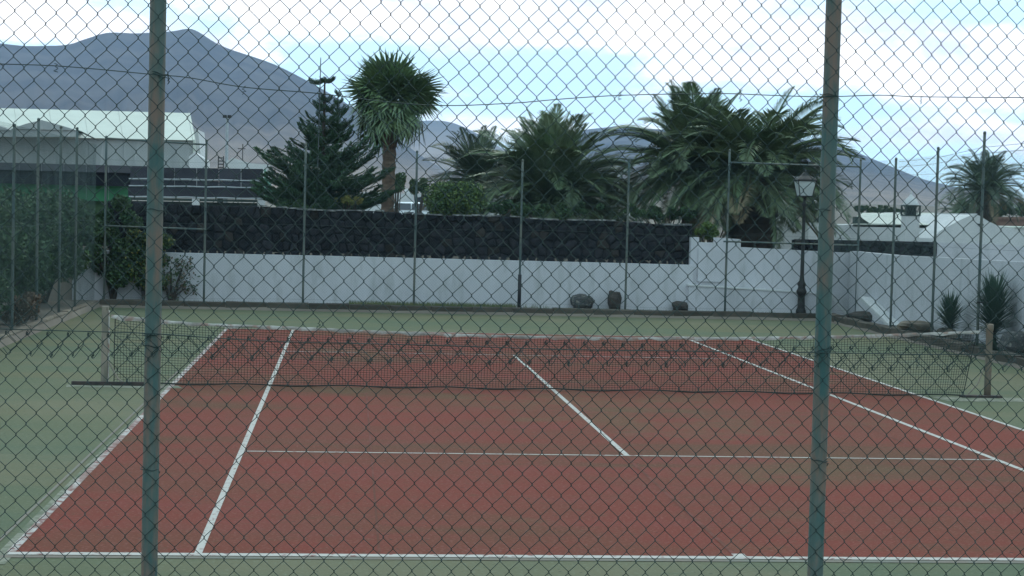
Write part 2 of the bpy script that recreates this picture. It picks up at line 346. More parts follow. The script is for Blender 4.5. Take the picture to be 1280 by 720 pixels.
def mountain(name, prof, ridge, base, m, label, seed, power=1.5, gul=.10):
    pxs = np.arange(prof[0][0], prof[-1][0]+.1, 5.0); top = np.interp(pxs, [p[0] for p in prof], [p[1] for p in prof])
    k = np.ones(5)/5; tp = np.pad(top, 2, 'edge'); top = np.convolve(tp, k, 'valid')*.75+top*.25
    f1 = vnoise(seed); N = 46; V = []
    ts = np.concatenate([np.linspace(0, 1, N), [1.06, 1.2, 1.5]])
    for i, px in enumerate(pxs):
        d = ray(px, hor(px)); d = np.array([d[0], d[1], 0])/np.linalg.norm(d[:2])
        H = 2.63+(hor(px)-top[i])/FPX*ridge
        for t in ts:
            rr = base+(ridge-base)*t
            g0 = 1.4+.0105*(rr-150)-2 if t > 0 else 0
            if t <= 1:
                q = 4*t*(1-t)
                n = sum(a*f1(np.array(px/w+t*2.5*a), np.array(t*hh)) for a, w, hh in ((1, 46, 1.2), (.5, 19, 2.2), (.25, 8, 4)))
                z = g0*(1-t)+H*t**power+H*gul*n*q+f1(np.array(px/9.), np.array(3.3))*H*.004
            else: z = H*(1-(t-1)*1.5)
            V.append((CAM[0]+d[0]*rr, CAM[1]+d[1]*rr, float(z)))
    nt = len(ts); a = (np.arange(len(pxs)-1)[:, None]*nt+np.arange(nt-1)[None])
    F = np.stack([a, a+nt, a+nt+1, a+1], -1).reshape(-1, 4)
    struct(link(name, fast_mesh(name, np.array(V), F, m, True)), label)
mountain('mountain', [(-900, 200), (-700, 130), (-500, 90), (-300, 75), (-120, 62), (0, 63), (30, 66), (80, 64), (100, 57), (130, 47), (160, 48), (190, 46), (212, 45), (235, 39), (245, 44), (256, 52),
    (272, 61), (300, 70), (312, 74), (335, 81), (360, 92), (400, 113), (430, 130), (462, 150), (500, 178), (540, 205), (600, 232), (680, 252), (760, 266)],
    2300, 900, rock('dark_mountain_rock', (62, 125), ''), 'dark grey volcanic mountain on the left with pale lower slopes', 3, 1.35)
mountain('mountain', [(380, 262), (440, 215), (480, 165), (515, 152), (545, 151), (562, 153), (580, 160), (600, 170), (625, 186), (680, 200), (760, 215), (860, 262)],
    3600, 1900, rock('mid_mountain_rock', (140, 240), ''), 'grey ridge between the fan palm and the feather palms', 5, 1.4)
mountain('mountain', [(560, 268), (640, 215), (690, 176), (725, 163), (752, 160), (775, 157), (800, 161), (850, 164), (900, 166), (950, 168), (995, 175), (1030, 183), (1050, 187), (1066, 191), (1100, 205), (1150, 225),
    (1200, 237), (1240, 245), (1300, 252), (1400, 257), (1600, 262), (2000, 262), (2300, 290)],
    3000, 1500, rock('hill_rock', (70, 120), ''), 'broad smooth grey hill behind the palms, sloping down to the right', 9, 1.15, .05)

# ------------------------------------------------------------------ court
def sheet(name, pts, z, m, label=None, parent=None):
    b = MB(); b.add([(x, y, z) for x, y in pts], [tuple(range(len(pts)))])
    return struct(b.build(name, m), label)
def rect(x0, y0, x1, y1): return [(x0, y0), (x1, y0), (x1, y1), (x0, y1)]
sheet('court_surround', rect(-9.0, -12.8, 9.0, 30.3), 0.0, M['green'], 'worn green painted concrete round the red court')
sheet('playing_area', rect(-5.485, 0, 5.485, 23.77), .004, M['red'], 'worn red painted tennis court')
def line(x0, y0, x1, y1, z=.008, m='line', label=None): sheet('court_line', rect(x0, y0, x1, y1), z, M[m], label)
line(-5.5, -.10, 5.5, .0, label='near baseline'); line(-4.148, .0, -4.09, 23.69, label='left singles sideline')
line(4.08, .0, 4.15, 23.69, label='right singles sideline'); line(-5.52, .004, -5.455, 23.69, .008, 'line_far', label='left doubles sideline'); line(5.455, .004, 5.52, 23.69, .008, label='right doubles sideline')
line(-5.52, 23.69, 5.52, 23.77, .008, 'line_far', label='far baseline')
line(-4.085, 5.46, 4.08, 5.51, label='near service line'); line(-4.085, 18.26, 4.08, 18.31, .008, 'line_far', label='far service line')
line(-.03, 5.512, .03, 18.258, label='centre service line'); line(-.05, .0, .05, .10, label='centre mark on the near baseline')
def strip(p0, p1, w, z, m, label, name='paint_scar'):
    a, b_ = np.array(p0[:2]), np.array(p1[:2]); d = b_-a; d = d/np.linalg.norm(d); n = np.array([-d[1], d[0]])*w/2
    sheet(name, [a+n, a-n, b_-n, b_+n], z, M[m], label)
strip(gnd(783, 572), gnd(920, 696), .035, .0075, 'ghost', 'faint scar of an old centre line')
strip(gnd(1010, 500), gnd(1290, 627), .03, .0072, 'ghost', 'faint scar of an old diagonal line on the right')
strip(gnd(458, 492), gnd(474, 692), .02, .0074, 'ghost', 'faint seam across the near left service court')
strip(gnd(-6, 706), gnd(287, 409), .13, .0035, 'grit', 'pale grit along the left sideline', 'grit_strip')
strip((-5.66, -.02), (-5.6, 14.5), .03, .0065, 'oldline', 'faded older sideline beside the left one')
sheet('grit_strip', rect(-9, -.19, 6.2, -.105), .0045, M['oldline'], 'dirty edge below the near baseline')
sheet('concrete_patch', [(5.7, 11.55), (8.2, 11.7), (8.3, 12.15), (5.6, 12.2)], .0042, M['grit'], 'pale concrete patch under the right net post')
sheet('concrete_patch', [(-6.9, 11.7), (-5.3, 11.75), (-5.4, 12.1), (-6.95, 12.05)], .0042, M['grit'], 'pale concrete patch under the left net post')

# kerbs: blocks laid end to end
def kerb(name, p0, p1, w, h, m, label, step=1.0):
    p0, p1 = np.array(p0), np.array(p1); L = np.linalg.norm(p1-p0); n = max(1, round(L/step)); d = (p1-p0)/L; ang = math.atan2(d[1], d[0])
    root = empty(name, (*p0, 0)); struct(root, label)
    meshes = []
    for k in range(4):
        b = MB(); lx, hh = L/n-.012, h*(1+random.uniform(-.08, .08)); e = .015
        x = lx/2
        prof = [(-w/2, -.1), (w/2, -.1), (w/2, hh-e), (w/2-e, hh), (-w/2+e, hh), (-w/2, hh-e)]
        vs = [(sx*x, a, z+(random.uniform(-.012, .012) if z > 0 else 0)) for sx in (-1, 1) for a, z in prof]
        b.add(vs, [tuple(range(6)), tuple(range(11, 5, -1))]+[(i, i+6, (i+1) % 6+6, (i+1) % 6) for i in range(6)])
        meshes.append(b.mesh('kerb_stone', m))
    for i in range(n):
        o = bpy.data.objects.new('kerb_stone', random.choice(meshes)); COL.objects.link(o); o.parent = root
        q = d*(i+.5)*L/n; o.location = (q[0], q[1], 0); o.rotation_euler = (random.uniform(-.02, .02), 0, ang+random.uniform(-.012, .012)+random.choice((0, math.pi)))
    return root
kerb('kerb', (-9.0, 30.45), (9.2, 30.45), .26, .19, M['kerb'], 'dark mossy kerb along the back of the court')
kerb('kerb', (-9.15, 30.3), (-9.15, 4), .22, .17, M['kerb_t'], 'tan kerb along the left side of the court', .9)
kerb('kerb', (9.14, 30.3), (9.14, 4), .24, .20, M['kerb'], 'dark kerb along the right side of the court', .9)

# ------------------------------------------------------------------ chain link
def chain_link(length, z0, z1, w, h, axis, origin, r, n, knuckle, seed, wob=.004, ends=None, phase=0.0):
    """woven zigzag wires; returns V, F in world space. axis 'x' or 'y'."""
    nw = int(length/(w/2)); half = h/2; ks = int(round((z1-z0)/half))
    f = vnoise(seed); rows = []
    kz = min(.0032, h*.1)
    u, z, d = [], [], []
    for k in range(ks+1):
        sg = 1 if k % 2 else -1; zz = z0+k*half
        if knuckle:
            u += [sg*(w/4-.002), sg*(w/4+.0014), sg*(w/4+.0014), sg*(w/4-.002)]; z += [zz-kz*1.6, zz-kz*.7, zz+kz*.7, zz+kz*1.6]; d += [-.002*sg, -.0035, .0035, .002*sg]
        else: u += [sg*w/4]; z += [zz]; d += [0]
    u, z, d = map(np.array, (u, z, d))
    i = np.arange(nw+1)[:, None]; off = (i+.5)*w/2+phase; mir = np.where(i % 2, -1, 1)
    U = off+u[None]*mir; Z = np.broadcast_to(z[None], U.shape).copy(); D = np.broadcast_to(d[None], U.shape).copy()
    # slack: slow waves plus small local bends
    U = U+wob*2.2*f(U*1.3+3, Z*1.1)+wob*f(U*6+.5, Z*6)*1.6; Z = Z+wob*2.2*f(U*1.1+40, Z*1.3+9)+wob*f(U*7+20, Z*5)*1.6
    D = D+wob*4*f(U*2+11, Z*2+5)
    P = np.zeros(U.shape+(3,)); a, b_ = (0, 1) if axis == 'x' else (1, 0)
    P[..., a] = origin[a]+U; P[..., b_] = origin[b_]+D; P[..., 2] = origin[2]+Z
    return tubes_fast(P, r, n)+(P,)
def poly(px, Y): return [at(a, b_, Y) for a, b_ in px]

# ---- near fence (between the camera and the court)
NY = -7.2
fence = empty('chain_link_fence', (-2.56, NY, 0), 'tall rusty-green chain link fence close up in front of the whole court', 'fence')
def child_mesh(name, V, F, m, root, smooth=False, kind=None):
    V = V-np.array(root.location)[None]; return link(name, fast_mesh(name, V, F, m, smooth), root, kind)
X0 = -7.2; LEN = 9.6
V, F, P = chain_link(LEN, 0.02, 2.187, .0672, .0755, 'x', (X0, NY, 0), .00128, 5, True, 21, .0045, phase=.012)
tag(child_mesh('wire_mesh', V, F, M['wire'], fence, True), 'lower roll of diamond wire mesh')
V, F, P2 = chain_link(LEN, 0, 2.05, .0672, .0755, 'x', (X0, NY-.012, 2.108), .00128, 5, True, 33, .0045, phase=-.006)
tag(child_mesh('wire_mesh', V, F, M['wire'], fence, True), 'upper roll of diamond wire mesh overlapping the lower one')
b = MB()                                  # bent-back ends of the two rolls
for i in range(0, P2.shape[0], 2):
    if random.random() < .22: continue
    p = P2[i, 1]; q = p+np.array([0, -.004, -.004]); s = random.choice((-1, 1, 1)); L = random.uniform(.02, .05)
    b.tube([p+(-.003, 0, .004), p+(0, -.003, -.005), p+(.005, -.004, -.009), p+(.009, -.005, -.004), p+(.009+L*.45, -.005, L*.5), p+(.004+L*.9, -.006+random.uniform(-.004, .004), L+random.uniform(-.008, .008))] if s > 0 else
           [p+(.003, 0, .004), p+(0, -.003, -.006), p+(-.005, -.004, -.009), p+(-.008, -.005, -.003), p+(-.008-L*.5, -.005, L*.55)], .0012, 5)
    if random.random() < .35: b.tube([p+(a*.006, -.005, c*.006) for a, c in ((-1, 0), (0, -1.2), (1, 0), (0, 1.2), (-1, .2), (-.3, -1.4), (.6, -2))], .0012, 5)
for i in range(0, P.shape[0], 2):
    p = P[i, -2]
    b.tube([p+(-.006, 0, -.006), p+(-.005, -.003, .003), p+(0, -.005, .008), p+(.006, -.004, .004), p+(.005, -.002, -.004), p+(0, -.004, -.007), p+(-.003, -.005, -.001)], .0012, 5)
    if random.random() < .3: b.tube([p+(.004, 0, 0), p+(.012, -.006, -.012), p+(.03, -.005, -.03)], .0012, 5)
o = b.build('wire_end', M['wire'], fence, True, 'stuff'); o.data.transform(Matrix.Translation(-fence.location))
def rootpoly(name, pts, r, m, root, n=6, label=None):
    b = MB(); b.tube([rel(p, root) for p in pts], r, n); o = b.build(name, m, root, True)
    if label: o['label'] = label
    return o
def smooth_pts(pts, k=6):
    pts = np.array(pts); out = []
    for i in range(len(pts)-1):
        p0, p1, p2, p3 = pts[max(i-1, 0)], pts[i], pts[i+1], pts[min(i+2, len(pts)-1)]
        for j in range(k):
            t = j/k; out.append(.5*((2*p1)+(-p0+p2)*t+(2*p0-5*p1+4*p2-p3)*t*t+(-p0+3*p1-3*p2+p3)*t**3))
    out.append(pts[-1]); return out
rootpoly('tension_wire', smooth_pts(poly([(-40, 79), (0, 80), (80, 83), (190, 93), (235, 97), (305, 109), (400, 117), (480, 127), (555, 132), (640, 129), (700, 124), (780, 119), (900, 117), (960, 119), (1030, 121), (1100, 119), (1150, 121), (1280, 122), (1330, 122)], NY-.008)), .0017, M['wire'], fence, 5, 'sagging upper tension wire')
rootpoly('tension_wire', smooth_pts(poly([(-40, 410), (60, 413), (190, 417), (290, 424), (380, 428), (560, 432), (700, 437), (860, 439), (1030, 441), (1150, 443), (1280, 443), (1330, 444)], NY-.02)), .0017, M['wire'], fence, 5, 'lower tension wire through the overlap')
posts = []
for px in (192, 1031):
    p = at(px, 360, NY+.03); posts.append(p)
for i, p in enumerate([posts[0]-(posts[1]-posts[0]), posts[0], posts[1], posts[1]+(posts[1]-posts[0])]):
    b = MB(); x, y = p[0]-fence.location.x, .034
    b.tube([(x, y, z) for z in np.linspace(-.1, 4.15, 30)], .0275, 24, False)
    b.lathe([(.029, 4.13), (.03, 4.15), (.022, 4.17), (.004, 4.18)], 20, (x, y, 0))
    b.build('post', M['post'], fence, True)
def ring(px, py, tilt, r=.0305):
    p = at(px, py, NY+.034); b = MB(); pts = []
    for k in range(19):
        a = -math.pi*.15+k/18*math.pi*1.35+math.pi*.95
        pts.append((p[0]+r*math.cos(a), NY+.034+r*math.sin(a), p[2]+tilt*math.cos(a)+.002*math.sin(k)))
    e = pts[-1]; pts += [(e[0]+.006, e[1]-.006, e[2]-.01), (e[0]+.001, e[1]-.01, e[2]-.017), (e[0]+.008, e[1]-.012, e[2]-.006)]
    b.tube([rel(q, fence) for q in pts], .0015, 5); b.build('tie_wire', M['wire'], fence, True)
for px, py, t in ((199, 92, -.006), (199, 95, -.009), (195, 262, -.003), (190, 418, .001), (190, 432, -.004), (187, 586, -.002), (1036, 119, -.002), (1036, 121, .002), (1030, 262, 0), (1027, 436, .012), (1027, 440, .014), (1024, 575, -.004)):
    ring(px, py, t)
for px, py in ((70, 84), (305, 112), (775, 119), (926, 121), (1151, 124), (375, 427), (572, 168), (802, 439), (398, 405), (1148, 455)):   # loose wire twists
    p = at(px, py, NY-.018); b = MB(); q = [p+np.array([random.uniform(-.007, .007), random.uniform(-.004, .004), .012-k*.0035]) for k in range(9)]
    b.tube([rel(v, fence) for v in q], .0014, 5); b.build('tie_wire', M['wire'], fence, True)

# ---- the other three sides
def far_fence(name, label, axis, fixed, a0, a1, post_pos, z0, tops, seed, rails=()):
    org = (a0, fixed, 0) if axis == 'x' else (fixed, a0, 0)
    root = empty('chain_link_fence', org, label, 'fence')
    V, F, _ = chain_link(a1-a0, z0+.02, 3.95, .067, .075, axis, org, .0012, 3, False, seed, .006)
    child_mesh('wire_mesh', V, F, M['farwire'], root)
    for q, top, lean in zip(post_pos, tops, [0]*len(tops)):
        b = MB(); c = (q-a0, .02, 0) if axis == 'x' else (.03 if fixed > 0 else -.03, q-a0, 0)
        b.tube([(c[0], c[1], z) for z in np.linspace(z0-.2, top, 8)], .028, 12); b.lathe([(.031, top-.02), (.031, top+.02), (.01, top+.035)], 12, c)
        o = b.build('post', M['farpost'], root, True)
    for zz in (z0+.1, 2.1, 3.6):
        b = MB(); pts = [np.array(org)+((t*(a1-a0), -.01, zz-.02*math.sin(t*math.pi*6)) if axis == 'x' else (0, t*(a1-a0), zz-.02*math.sin(t*math.pi*6))) for t in np.linspace(0, 1, 40)]
        rootpoly('tension_wire', pts, .002, M['farwire'], root, 4)
    return root
BY = 30.72
bx = [at(px, py, BY)[0] for px, py in ((131, 300), (256, 300), (380, 300), (519, 300), (651, 300), (784, 300), (909, 300), (1031, 300), (1073, 300))]
back = far_fence('back', 'chain link fence across the far end in front of the white wall', 'x', BY, bx[0], bx[-1], bx, .15,
          [4.15, 4.12, 4.1, 4.0, 3.85, 3.95, 4.25, 4.2, 4.1], 51)
for (x0, z0_), (x1, z1_) in (((bx[0], 4.12), (bx[1], 4.03)), ((bx[0], 1.98), (bx[1], 1.95)), ((bx[6], 3.95), (bx[8], 3.93)), ((bx[6]-.1, 1.95), (bx[8], 1.93))):
    rootpoly('rail', [(x0, BY-.03, z0_), (x1, BY-.03, z1_)], .022, M['farpost'], back, 8, 'horizontal rail pipe')
b = MB(); b.tube([rel((bx[4], BY+.02, z), back) for z in (.1, 1.0)], .045, 12); tag(b.build('post_sleeve', M['black_plastic'], back, True), 'black sleeve round the foot of a post')
LX, RX = -9.17, 9.17
def ydepth(px, X):
    d = ray(px, hor(px)); return CAM[1]+d[1]*(X-CAM[0])/d[0]
ly = [ydepth(p, LX) for p in (97, 77, 49, 19)]
left = far_fence('left', 'chain link fence along the left side against the shrubs', 'y', LX, -7.0, BY-.05, ly+[ly[-1]-2.6*k for k in range(1, 9)], .15, [4.22, 4.15, 4.18, 3.95]+[4.1]*8, 61)
ry = [ydepth(p, RX) for p in (1116, 1168, 1225)]
right = far_fence('right', 'chain link fence along the right side past the yuccas', 'y', RX, -7.0, BY-.05, ry+[ry[-1]-2.7*k for k in range(1, 9)], .15, [3.97, 4.12, 4.33]+[4.1]*8, 71)
b = MB(); p = np.array([RX-.02, ry[2]-.05, 1.05]); b.tube([rel(p, right), rel(p+(.35, 0, 0), right)], .018, 8); b.build('bracket', M['black_iron'], right)
rootpoly('rail', [(LX, BY-.05, 4.08), (LX, ly[0]+.5, 4.16), (LX, ly[0], 4.17)], .018, M['farpost'], left, 8, 'top rail pipe')
for z in (3.78, 3.9):
    rootpoly('tension_wire', [(RX, ry[0]-.3, z), (RX, ry[1], z+.02), (RX, ry[2], z+.15), (RX, ry[2]-3, z+.16)], .004, M['farwire'], right, 4, 'loose wire along the top')

# ------------------------------------------------------------------ tennis net
net = empty('tennis_net', (0, 12.2, 0), 'sagging black tennis net with dirty white headband between two worn posts', 'net')
NYY = 12.2
def topz(x): t = x/6.4; return 1.00-.20*(1-t*t)-.0*t-.03*math.exp(-((x+5.2)/.9)**2)
def nx_edge(x, z):                        # the right-hand edge is drawn in towards the foot
    k = max(0, (x-5.2)/1.1); return x-.17*k*k*(1-min(1, z/.95))**1.0
sp = .0425; nv = int(12.62/sp); PV = []
nh = 24
xs_ = np.linspace(-6.31, 6.31, nv+1)
for x in xs_:
    tz = topz(x)-.03; row = []
    for k in range(nh+1):
        z = .03+(tz-.03)*k/nh; row.append((nx_edge(x, z)+.003*math.sin(z*9+x*3), .012*math.sin(x*2.3+z*3), z))
    PV.append(row)
PV = np.array(PV); V1, F1 = tubes_fast(PV, .0030, 3); PH = PV.transpose(1, 0, 2).copy(); V2, F2 = tubes_fast(PH, .0030, 3)
V = np.concatenate([V1, V2]); F = np.concatenate([F1, F2+len(V1)])
link('net_mesh', fast_mesh('net_mesh', V, F, M['cord']), net, 'stuff')
b = MB(); n = 90; vs = []; fs = []
for i in range(n+1):
    x = -6.36+12.72*i/n; t = topz(x); w = .042+.012*math.sin(i*1.7)+(.02 if -6.3 < x < -5.6 else 0)
    for dy, dz in ((-.012, 0), (-.016, -w*.5), (-.012, -w), (.012, -w), (.016, -w*.5), (.012, 0)): vs.append((x, dy+.006*math.sin(x*5), t+dz+.004*math.sin(i*2.9)))
for i in range(n):
    for j in range(6): fs.append((i*6+j, i*6+(j+1) % 6, (i+1)*6+(j+1) % 6, (i+1)*6+j))
b.add(vs, fs); b.build('headband', M['band'], net)
b = MB(); b.tube([(-6.33+12.6*i/60, -.01, .025+.012*math.sin(i*.9)) for i in range(61)], .009, 6); b.build('bottom_rope', M['cord'], net)
b = MB(); b.tube([PV[-1, k] for k in range(nh+1)], .007, 5); b.tube([PV[0, k] for k in range(nh+1)], .007, 5); b.build('side_rope', M['cord'], net)
for px, top, mm, lab in ((131, 1.11, 'netpost', 'left net post of weathered wood colour'), (1236, 1.10, 'netpost2', 'right net post with rust stains')):
    x = at(px, 440, NYY)[0]; b = MB()
    if px < 600:
        e = .045; b.add([(x+dx*e*(1 if z < 1 else .98), dy*e, z) for z in (0, .02, top-.015, top) for dx, dy in ((-1, -1), (1, -1), (1, 1), (-1, 1))],
              [(i*4+j, i*4+(j+1) % 4, i*4+4+(j+1) % 4, i*4+4+j) for i in range(3) for j in range(4)]+[(3, 2, 1, 0), (12, 13, 14, 15)])
    else: b.lathe([(.05, 0), (.05, .3), (.048, .7), (.052, 1.0), (.058, 1.01), (.058, top-.01), (.05, top)], 14, (x, 0, 0))
    po = b.build('net_post', M[mm], net, px > 600); po['label'] = lab
    if px < 600:
        b = MB(); b.box((x+.10, -.18, .03), (1.06, .05, .05)); b.build('base_bar', M['rust'], po)
        b = MB(); b.tube([(x+.06, -.06, .33), (x+.2, -.12, .1), (x+.27, -.15, .05)], .014, 8); b.build('brace', M['netpost'], po)
        b = MB(); b.tube([(x+.055, -.02, .04), (x+.055, -.02, 1.05)], .012, 8); b.build('lacing_bar', M['band'], po)
    else:
        b = MB(); b.box((x-.12, -.06, .02), (.62, .12, .035)); b.build('base_bar', M['rust'], po)
        b = MB(); b.tube([(x-.06, 0, .45), (x-.16, -.02, .2), (x-.3, -.03, .05)], .012, 8); b.build('brace', M['netpost'], po)

# ------------------------------------------------------------------ stone wall: stones as parts
def voronoi_face(root, p0, p1, zb, ztop, size):
    p0, p1 = np.array(p0), np.array(p1); L = float(np.linalg.norm(p1-p0)); d = (p1-p0)/L; n2 = np.array([d[1], -d[0]])
    if n2@(CAM[:2]-p0) < 0: n2 = -n2
    H = ztop(L/2)-zb; nr = max(1, round(H/(size*.88))); nc = round(L/size); pts = []
    for r in range(nr):
        c = (r % 2)*.5+random.uniform(0, .3)
        while c < nc:
            pts.append(((c+.25)*size, zb+H*(r+.5+random.uniform(-.30, .30))/nr)); c += random.choice((.62, .8, 1.0, 1.15, 1.4))
    pts = np.array(pts)
    for i, (px_, pz_) in enumerate(pts):
        poly_ = [(max(0, px_-2*size), zb), (min(L, px_+2*size), zb), (min(L, px_+2*size), ztop(px_)), (max(0, px_-2*size), ztop(px_))]
        for j in np.argsort((pts[:, 0]-px_)**2+(pts[:, 1]-pz_)**2)[1:16]:
            m_ = (pts[j]+pts[i])/2; nn = pts[j]-pts[i]; nn = nn/np.linalg.norm(nn); out_ = []
            for a in range(len(poly_)):
                A_, B_ = np.array(poly_[a]), np.array(poly_[(a+1) % len(poly_)]); da, db = (A_-m_)@nn+.007, (B_-m_)@nn+.007
                if da <= 0: out_.append(tuple(A_))
                if da*db < 0: out_.append(tuple(A_+(B_-A_)*da/(da-db)))
            poly_ = out_
            if len(poly_) < 3: break
        if len(poly_) < 3: continue
        c = np.mean(poly_, axis=0); k = len(poly_); dep = random.uniform(.02, .075); vs = []
        for sc_, o_ in ((1.0, -.12), (1.0, dep*.35), (random.uniform(.6, .78), dep)):
            for q in poly_: 
                e = c+(np.array(q)-c)*sc_; oo = o_+random.uniform(-.008, .008)*(sc_ < 1)
                vs.append((d[0]*(e[0]-c[0])+n2[0]*oo, d[1]*(e[0]-c[0])+n2[1]*oo, e[1]-c[1]))
        vs.append((n2[0]*(dep+.01), n2[1]*(dep+.01), 0))
        fs = [(a+w_*k, (a+1) % k+w_*k, (a+1) % k+(w_+1)*k, a+(w_+1)*k) for w_ in (0, 1) for a in range(k)]+[(2*k+a, 2*k+(a+1) % k, 3*k) for a in range(k)]
        b = MB(); b.add(vs, fs); o = b.build('stone', M['lava_b'] if random.random() < .09 else M['lava'], root)
        c3 = p0+d*c[0]; o.location = (c3[0]-root.location.x, c3[1]-root.location.y, c[1]-root.location.z)
    return len(pts)
WY = 31.62
pL, pR = at(134, 300, WY), at(865, 300, WY)
ztL, ztR = at(136, 251, WY)[2], at(865, 281, WY)[2]; zbot = 1.30
sw = empty('stone_wall', (pL[0], WY, 0), 'long dark lava stone wall standing above the white wall', 'wall')
Lw = pR[0]-pL[0]
zt = lambda s: ztL+(ztR-ztL)*s/Lw+.02*math.sin(s*2.1)
b = MB(); b.prism([(0, .6), (Lw-.02, .6), (Lw-.02, ztR-.04), (0, ztL-.04)], .06, .55); b.build('wall_core', M['mortar'], sw)
ns = voronoi_face(sw, (pL[0], WY+.06), (pR[0], WY+.06), zbot-.05, zt, .245)
b = MB(); n = 60
for i in range(n):
    s0, s1 = Lw*i/n, Lw*(i+1)/n-.02; z = zt(s0)
    if s1 > Lw*.25 and random.random() < .8: b.box(((s0+s1)/2, .2, z+.005+random.uniform(-.006, .008)), (s1-s0, .45, .03+random.uniform(0, .015)))
b.build('coping', M['coping'], sw)

# ------------------------------------------------------------------ white walls
def wall_poly(name, pix, Y0, thick, m, label, cat='wall', group=None, zmin=None):
    """an outline given by photo pixels on the plane y = Y0, extruded backwards by its real thickness"""
    pts = [at(a, c, Y0) for a, c in pix]; base = min(p[2] for p in pts) if zmin is None else zmin
    cx = sum(p[0] for p in pts)/len(pts); root = np.array([cx, Y0, 0])
    b = MB(); b.prism([(p[0]-cx, p[2] if (zmin is None or p[2] > base+.3) else zmin) for p in pts][::-1], 0, thick); o = b.build(name, m, None)
    o.location = root; return tag(o, label, cat, group)
w1 = wall_poly('white_wall', [(90, 312), (210, 316), (400, 320), (600, 325), (866, 331.5), (866, 400), (90, 400)], WY-.42, .40, M['white'], 'long low whitewashed wall below the dark lava stone wall', zmin=0)
# right-hand boundary wall: along the back, then round the corner and down the side towards the camera
CX = 9.95
def frame(P, dv, nv): return (np.array(P, float), np.array(dv, float), np.array(nv, float))
FB = frame((at(866, 330, 31.4)[0], 31.4, 0), (1, 0, 0), (0, -1, 0)); FS = frame((CX, 31.4, 0), (0, -1, 0), (-1, 0, 0))
FK = frame((at(866, 330, 31.4)[0], 31.95, 0), (1, 0, 0), (0, -1, 0))
def hit(fr, px, py, off=0.0):
    P_, dv, nv = fr; d = ray(px, py); q = P_+nv*off; t = ((q-CAM)@nv)/(d@nv); X = CAM+d*t; return float((X-q)@dv), float(X[2])
def slab(fr, root, outline, off, thick, name, m):
    P_, dv, nv = fr; vs = []; k = len(outline)
    for o2 in (off, off-thick):
        for s_, z in outline:
            X = P_+nv*o2+dv*s_; vs.append((X[0]-root.location.x, X[1]-root.location.y, z-root.location.z))
    b = MB(); b.add(vs, [tuple(range(k)), tuple(range(2*k-1, k-1, -1))]+[(i, i+k, (i+1) % k+k, (i+1) % k) for i in range(k)])
    return b.build(name, m, root)
rw = empty('white_wall', (7.5, 31.4, 0), 'white boundary wall with a notched top running to the right and round the corner', 'wall')
SC = CX-FB[0][0]
out = [hit(FB, *p) for p in ((864, 296.5), (874, 296.5), (874, 303), (894, 303.5), (894, 297), (926, 299), (926, 309), (990, 312.5), (1060, 316))]
slab(FB, rw, out+[(SC+.2, out[-1][1]), (SC+.2, -.05), (out[0][0], -.05)], 0, .24, 'wall', M['white'])
out = [hit(FS, *p) for p in ((1120, 319), (1172, 321.5), (1230, 325), (1280, 327.5))]
slab(FS, rw, [(.003, out[0][1])]+out+[(20, out[-1][1]), (20, -.05), (.003, -.05)], 0, .22, 'wall', M['white'])
s0, s1 = hit(FB, 872, 330)[0], hit(FB, 905, 330)[0]
slab(FB, rw, [(s0, .9), (s1, .9), (s1, 1.70), (s0, 1.74)], .06, .055, 'panel', M['white'])
ledge = empty('low_white_wall', (7.5, 31.0, 0), 'low white ledge wall in front of the boundary wall, sloping down at its right end', 'wall')
out = [hit(FB, *p, .32) for p in ((861, 357), (900, 359.5), (960, 363), (1040, 369), (1064, 401))]
slab(FB, ledge, out+[(out[4][0], -.02), (out[0][0], -.02)], .32, .30, 'wall', M['white'])
cop = [hit(FB, *p, .34) for p in ((860, 355.5), (900, 358), (960, 361.7), (1041, 367.5), (1041, 369), (960, 363.4), (900, 359.8), (860, 357.4))]
slab(FB, ledge, cop, .345, .34, 'coping', M['white2'])
sl = [hit(FB, *p, .34) for p in ((1041.3, 367.7), (1066, 400), (1062, 401), (1038, 370))]
slab(FB, ledge, sl, .35, .335, 'sloping_coping', M['white2'])
wd = empty('stair_side_wall', (9.7, 28, 0), 'white triangular stair side wall with a pale sloping edge', 'wall')
tri = [hit(FS, *p, .3) for p in ((1076, 374), (1110, 408))]
slab(FS, wd, tri+[(tri[1][0], 0.0), (tri[0][0]-.3, 0.0), (tri[0][0]-.3, tri[0][1])], .30, .29, 'wall', M['white'])
tri = [hit(FS, *p, .32) for p in ((1075, 370.5), (1112, 406.5), (1109, 408), (1074, 373.5))]
slab(FS, wd, tri, .32, .31, 'sloping_coping', M['white2'])
ds = empty('stone_wall', (9, 31.95, 0), 'short dark stone wall showing above the white wall behind the lamp post', 'wall')
ds0, ds1 = hit(FK, 994, 300)[0], hit(FK, 1171, 302)[0]; za, zb_ = hit(FK, 996, 299)[1], hit(FK, 1171, 302.5)[1]
slab(FK, ds, [(ds0, .8), (ds1, .8), (ds1, zb_-.02), (ds0, za-.02)], -.06, .3, 'wall_core', M['mortar'])
voronoi_face(ds, (FK[0]+FK[1]*ds0)[:2], (FK[0]+FK[1]*ds1)[:2], 1.58, lambda q: za+(zb_-za)*q/(ds1-ds0), .2)
pw = empty('white_wall', (12, 31.95, 0), 'second white wall rising behind the boundary wall at the right edge', 'wall')
out = [hit(FK, *p) for p in ((1171.6, 303), (1230, 305), (1264, 306), (1264, 308), (1340, 311))]
slab(FK, pw, out+[(out[4][0], .1), (out[0][0], .1)], 0, .2, 'wall', M['white'])

